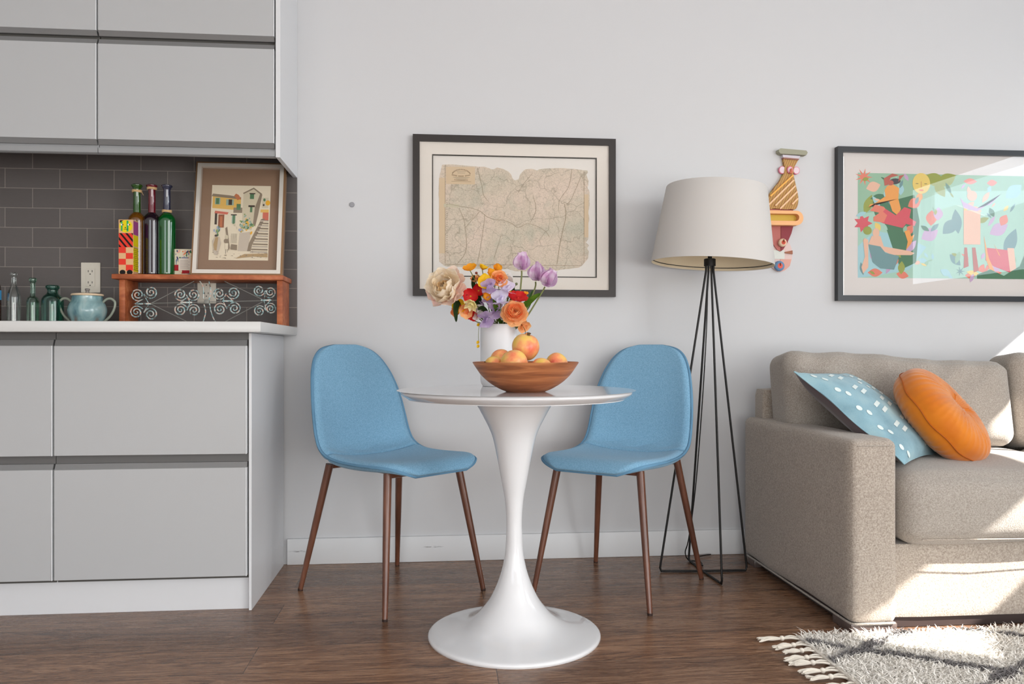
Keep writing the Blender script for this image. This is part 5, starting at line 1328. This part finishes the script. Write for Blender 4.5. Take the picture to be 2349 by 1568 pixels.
# ------------------------------------------------------------------ shaggy rug
RX0, RX1, RY0, RY1 = 1.025, 2.95, .95, 2.195
def rug_fn(g, b, tc):
    sep = g.add('ShaderNodeSeparateXYZ', {0: tc})
    nz = g.add('ShaderNodeTexNoise', {'Vector': tc, 'Scale': 16.0, 'Detail': 4.0}).outputs[0]
    # diamond trellis lines of dark wool
    u = g.math('ADD', g.math('MULTIPLY', g.math('SUBTRACT', sep.outputs[0], 1.235), 1/.60), 0.0)
    v = g.math('MULTIPLY', g.math('SUBTRACT', sep.outputs[1], 2.085), 1/.36)
    wob = g.math('MULTIPLY', g.math('SUBTRACT', nz, .5), .22)
    d1 = g.math('ABSOLUTE', g.math('SUBTRACT', g.math('FRACT', g.math('ADD', g.math('ADD', u, v), 10.5)), .5))
    d2 = g.math('ABSOLUTE', g.math('SUBTRACT', g.math('FRACT', g.math('ADD', g.math('SUBTRACT', u, v), 10.5)), .5))
    d = g.math('ADD', g.math('MINIMUM', d1, d2), wob)
    f = g.ramp(d, [(.03, (1, 1, 1)), (.065, (0, 0, 0))])
    n2 = g.add('ShaderNodeTexNoise', {'Vector': tc, 'Scale': 90.0, 'Detail': 3.0}).outputs[0]
    c = g.mix(n2, s2l((244, 240, 233)), s2l((226, 220, 210)))
    g.l.new(g.mix(f, c, g.mix(n2, s2l((96, 92, 92)), s2l((140, 136, 134)))), b.inputs['Base Color'])
M_rug = mat('cream shag wool', (226, 220, 210), rough=.95, spec=.1, sheen=.3, fn=rug_fn)
rug = thing('rug', 'cream shaggy rug with dark diamond lines and knotted fringe in front of the sofa', 'rug', (2.0, 1.6, 0))
bm = BM(); add_box(bm, RX0, RX1, RY0, RY1, .0005, .012, .002); obj('backing', bm, M_rug, rug)
bm = BM(); rd = random.Random(11)
def tuft(x, y, h, s):
    lx, ly = rd.gauss(0, .011), rd.gauss(-.004, .010); a = rd.uniform(0, PI); wx, wy = math.cos(a)*s, math.sin(a)*s
    b1 = bm.verts.new((x-wx, y-wy, .008)); b2 = bm.verts.new((x+wx, y+wy, .008)); b3 = bm.verts.new((x-wy, y+wx, .008))
    m = [bm.verts.new((v.co.x*.85+x*.15+lx*.5, v.co.y*.85+y*.15+ly*.5, .008+h*.6)) for v in (b1, b2, b3)]
    t = bm.verts.new((x+lx*1.3, y+ly*1.3, .008+h*rd.uniform(.8, 1)))
    for i in range(3):
        j = (i+1) % 3
        bm.faces.new(((b1, b2, b3)[i], (b1, b2, b3)[j], m[j], m[i])); bm.faces.new((m[i], m[j], t))
yy = 1.60
while yy < RY1:
    xx = RX0+.004
    while xx < 2.35:
        tuft(xx+rd.uniform(-.004, .004), yy+rd.uniform(-.004, .004), rd.uniform(.014, .022), .0028); xx += .0066
    yy += .0066
yy = RY0
while yy < RY1:
    xx = RX0+.006 if yy < 1.60 else 2.35
    while xx < RX1:
        tuft(xx+rd.uniform(-.006, .006), yy+rd.uniform(-.006, .006), rd.uniform(.014, .022), .005); xx += .012
    yy += .012
o = obj('pile', bm, M_rug, rug, 0); o['kind'] = 'stuff'
M_fringe = mat('cream fringe yarn', (226, 218, 204), rough=.95, sheen=.3)
bm = BM(); add_box(bm, RX0-.008, RX0+.004, RY0, RY1, .002, .014, .003); obj('edge_binding', bm, M_fringe, rug)
k = 0; y = RY1-.012
while y > 1.30:
    rd = random.Random(100+k)
    L = rd.uniform(.085, .11); sl = rd.uniform(-.012, .004)+ (.004 if k == 0 else 0)
    if k == 0: L = .12
    bm = BM()
    s0 = Vector((RX0-.004, y, .008)); kn = Vector((RX0-L*.45, y+sl, .009)); e = Vector((RX0-L, y+sl*1.7, .006))
    for dy in (-.009, .009):
        add_tube(bm, smooth_curve([s0+Vector((0, dy, 0)), s0.lerp(kn, .5)+Vector((0, dy*.8, .004)), kn], 5), .0030, 6)
    bmesh.ops.create_icosphere(bm, subdivisions=2, radius=.0075, matrix=Matrix.Translation(kn+Vector((0, 0, .001))))
    for j in range(9):
        q1 = kn.lerp(e, .5)+Vector((0, rd.uniform(-.007, .007), rd.uniform(0, .007))); q2 = e+Vector((rd.uniform(-.008, .008), rd.uniform(-.012, .012), rd.uniform(-.002, .005)))
        add_tube(bm, smooth_curve([kn, q1, q2], 4), [.0026]*4+[.0028]*4+[.0012], 5)
    obj('fringe_tassel', bm, M_fringe, rug, 60)
    y -= rd.uniform(.040, .050); k += 1

# ------------------------------------------------------------------ light
world = bpy.data.worlds.new('World'); sc.world = world; world.use_nodes = True
wn = world.node_tree; bg = wn.nodes['Background']
sky = wn.nodes.new('ShaderNodeTexSky'); sky.sky_type = 'NISHITA'; sky.sun_disc = False; sky.sun_elevation = math.radians(39); sky.sun_rotation = math.radians(110)
wn.links.new(sky.outputs[0], bg.inputs[0]); bg.inputs[1].default_value = .25

def area(name, loc, rot, sx_, sy_, e, col):
    l = bpy.data.lights.new(name, 'AREA'); l.shape = 'RECTANGLE'; l.size = sx_; l.size_y = sy_; l.energy = e; l.color = col
    o = bpy.data.objects.new(name, l); o.location = loc; o.rotation_euler = rot; link(o); return o
# daylight area lights just inside the windows, some of them added for fill
area('window_daylight', (XR-.01, (W1[0]+W1[1])/2, (W1[2]+W1[3])/2), (0, math.radians(90), 0), W1[3]-W1[2], W1[1]-W1[0], 13, (.80, .91, 1.0))
area('side_fill', (XR-.01, (W4[0]+W4[1])/2, (W4[2]+W4[3])/2), (0, math.radians(90), 0), W4[3]-W4[2], W4[1]-W4[0], 138, (.95, .98, 1.0))  # fill from the right, at the added side window
area('rear_window_daylight', ((W2[0]+W2[1])/2, YB+.01, (W2[2]+W2[3])/2), (math.radians(90), 0, 0), W2[1]-W2[0], W2[3]-W2[2], 30, (1.0, .985, .97))
area('rear_fill_left', ((W3[0]+W3[1])/2, YB+.01, (W3[2]+W3[3])/2), (math.radians(90), 0, 0), W3[1]-W3[0], W3[3]-W3[2], 36, (1.0, .985, .97))  # frontal fill at the added left window
area('rear_fill_low', ((W5[0]+W5[1])/2, YB+.01, (W5[2]+W5[3])/2), (math.radians(90), 0, 0), W5[1]-W5[0], W5[3]-W5[2], 66, (1.0, .985, .97))  # fill for the low wall, at the added glazed band
sun = bpy.data.lights.new('sun', 'SUN'); sun.energy = 26; sun.angle = math.radians(.6); sun.color = (1, .965, .91)
so = bpy.data.objects.new('sun', sun); so.rotation_mode = 'QUATERNION'
so.rotation_quaternion = Vector((0, 0, -1)).rotation_difference(Vector((-1, .50, -.85)).normalized()); so.location = (5, -1, 5); link(so)

# ------------------------------------------------------------------ camera
F = 1830.0
cam = bpy.data.cameras.new('camera'); cam.sensor_width = 36; cam.sensor_fit = 'HORIZONTAL'; cam.lens = F*36/2349; cam.shift_y = 16/2349
cam.clip_start = .05
co = bpy.data.objects.new('camera', cam); co.location = (0, 0, .83); co.rotation_euler = (PI/2, 0, -math.atan(169.5/F)); link(co)
sc.camera = co
vs = sc.view_settings; vs.view_transform = 'Standard'; vs.look = 'None'; vs.gamma = 1; vs.use_curve_mapping = False; vs.exposure = -.12
sc.cycles.max_bounces = 9; sc.cycles.diffuse_bounces = 4; sc.cycles.glossy_bounces = 4; sc.cycles.transmission_bounces = 8; sc.cycles.transparent_max_bounces = 16
sc.cycles.caustics_reflective = False; sc.cycles.caustics_refractive = False
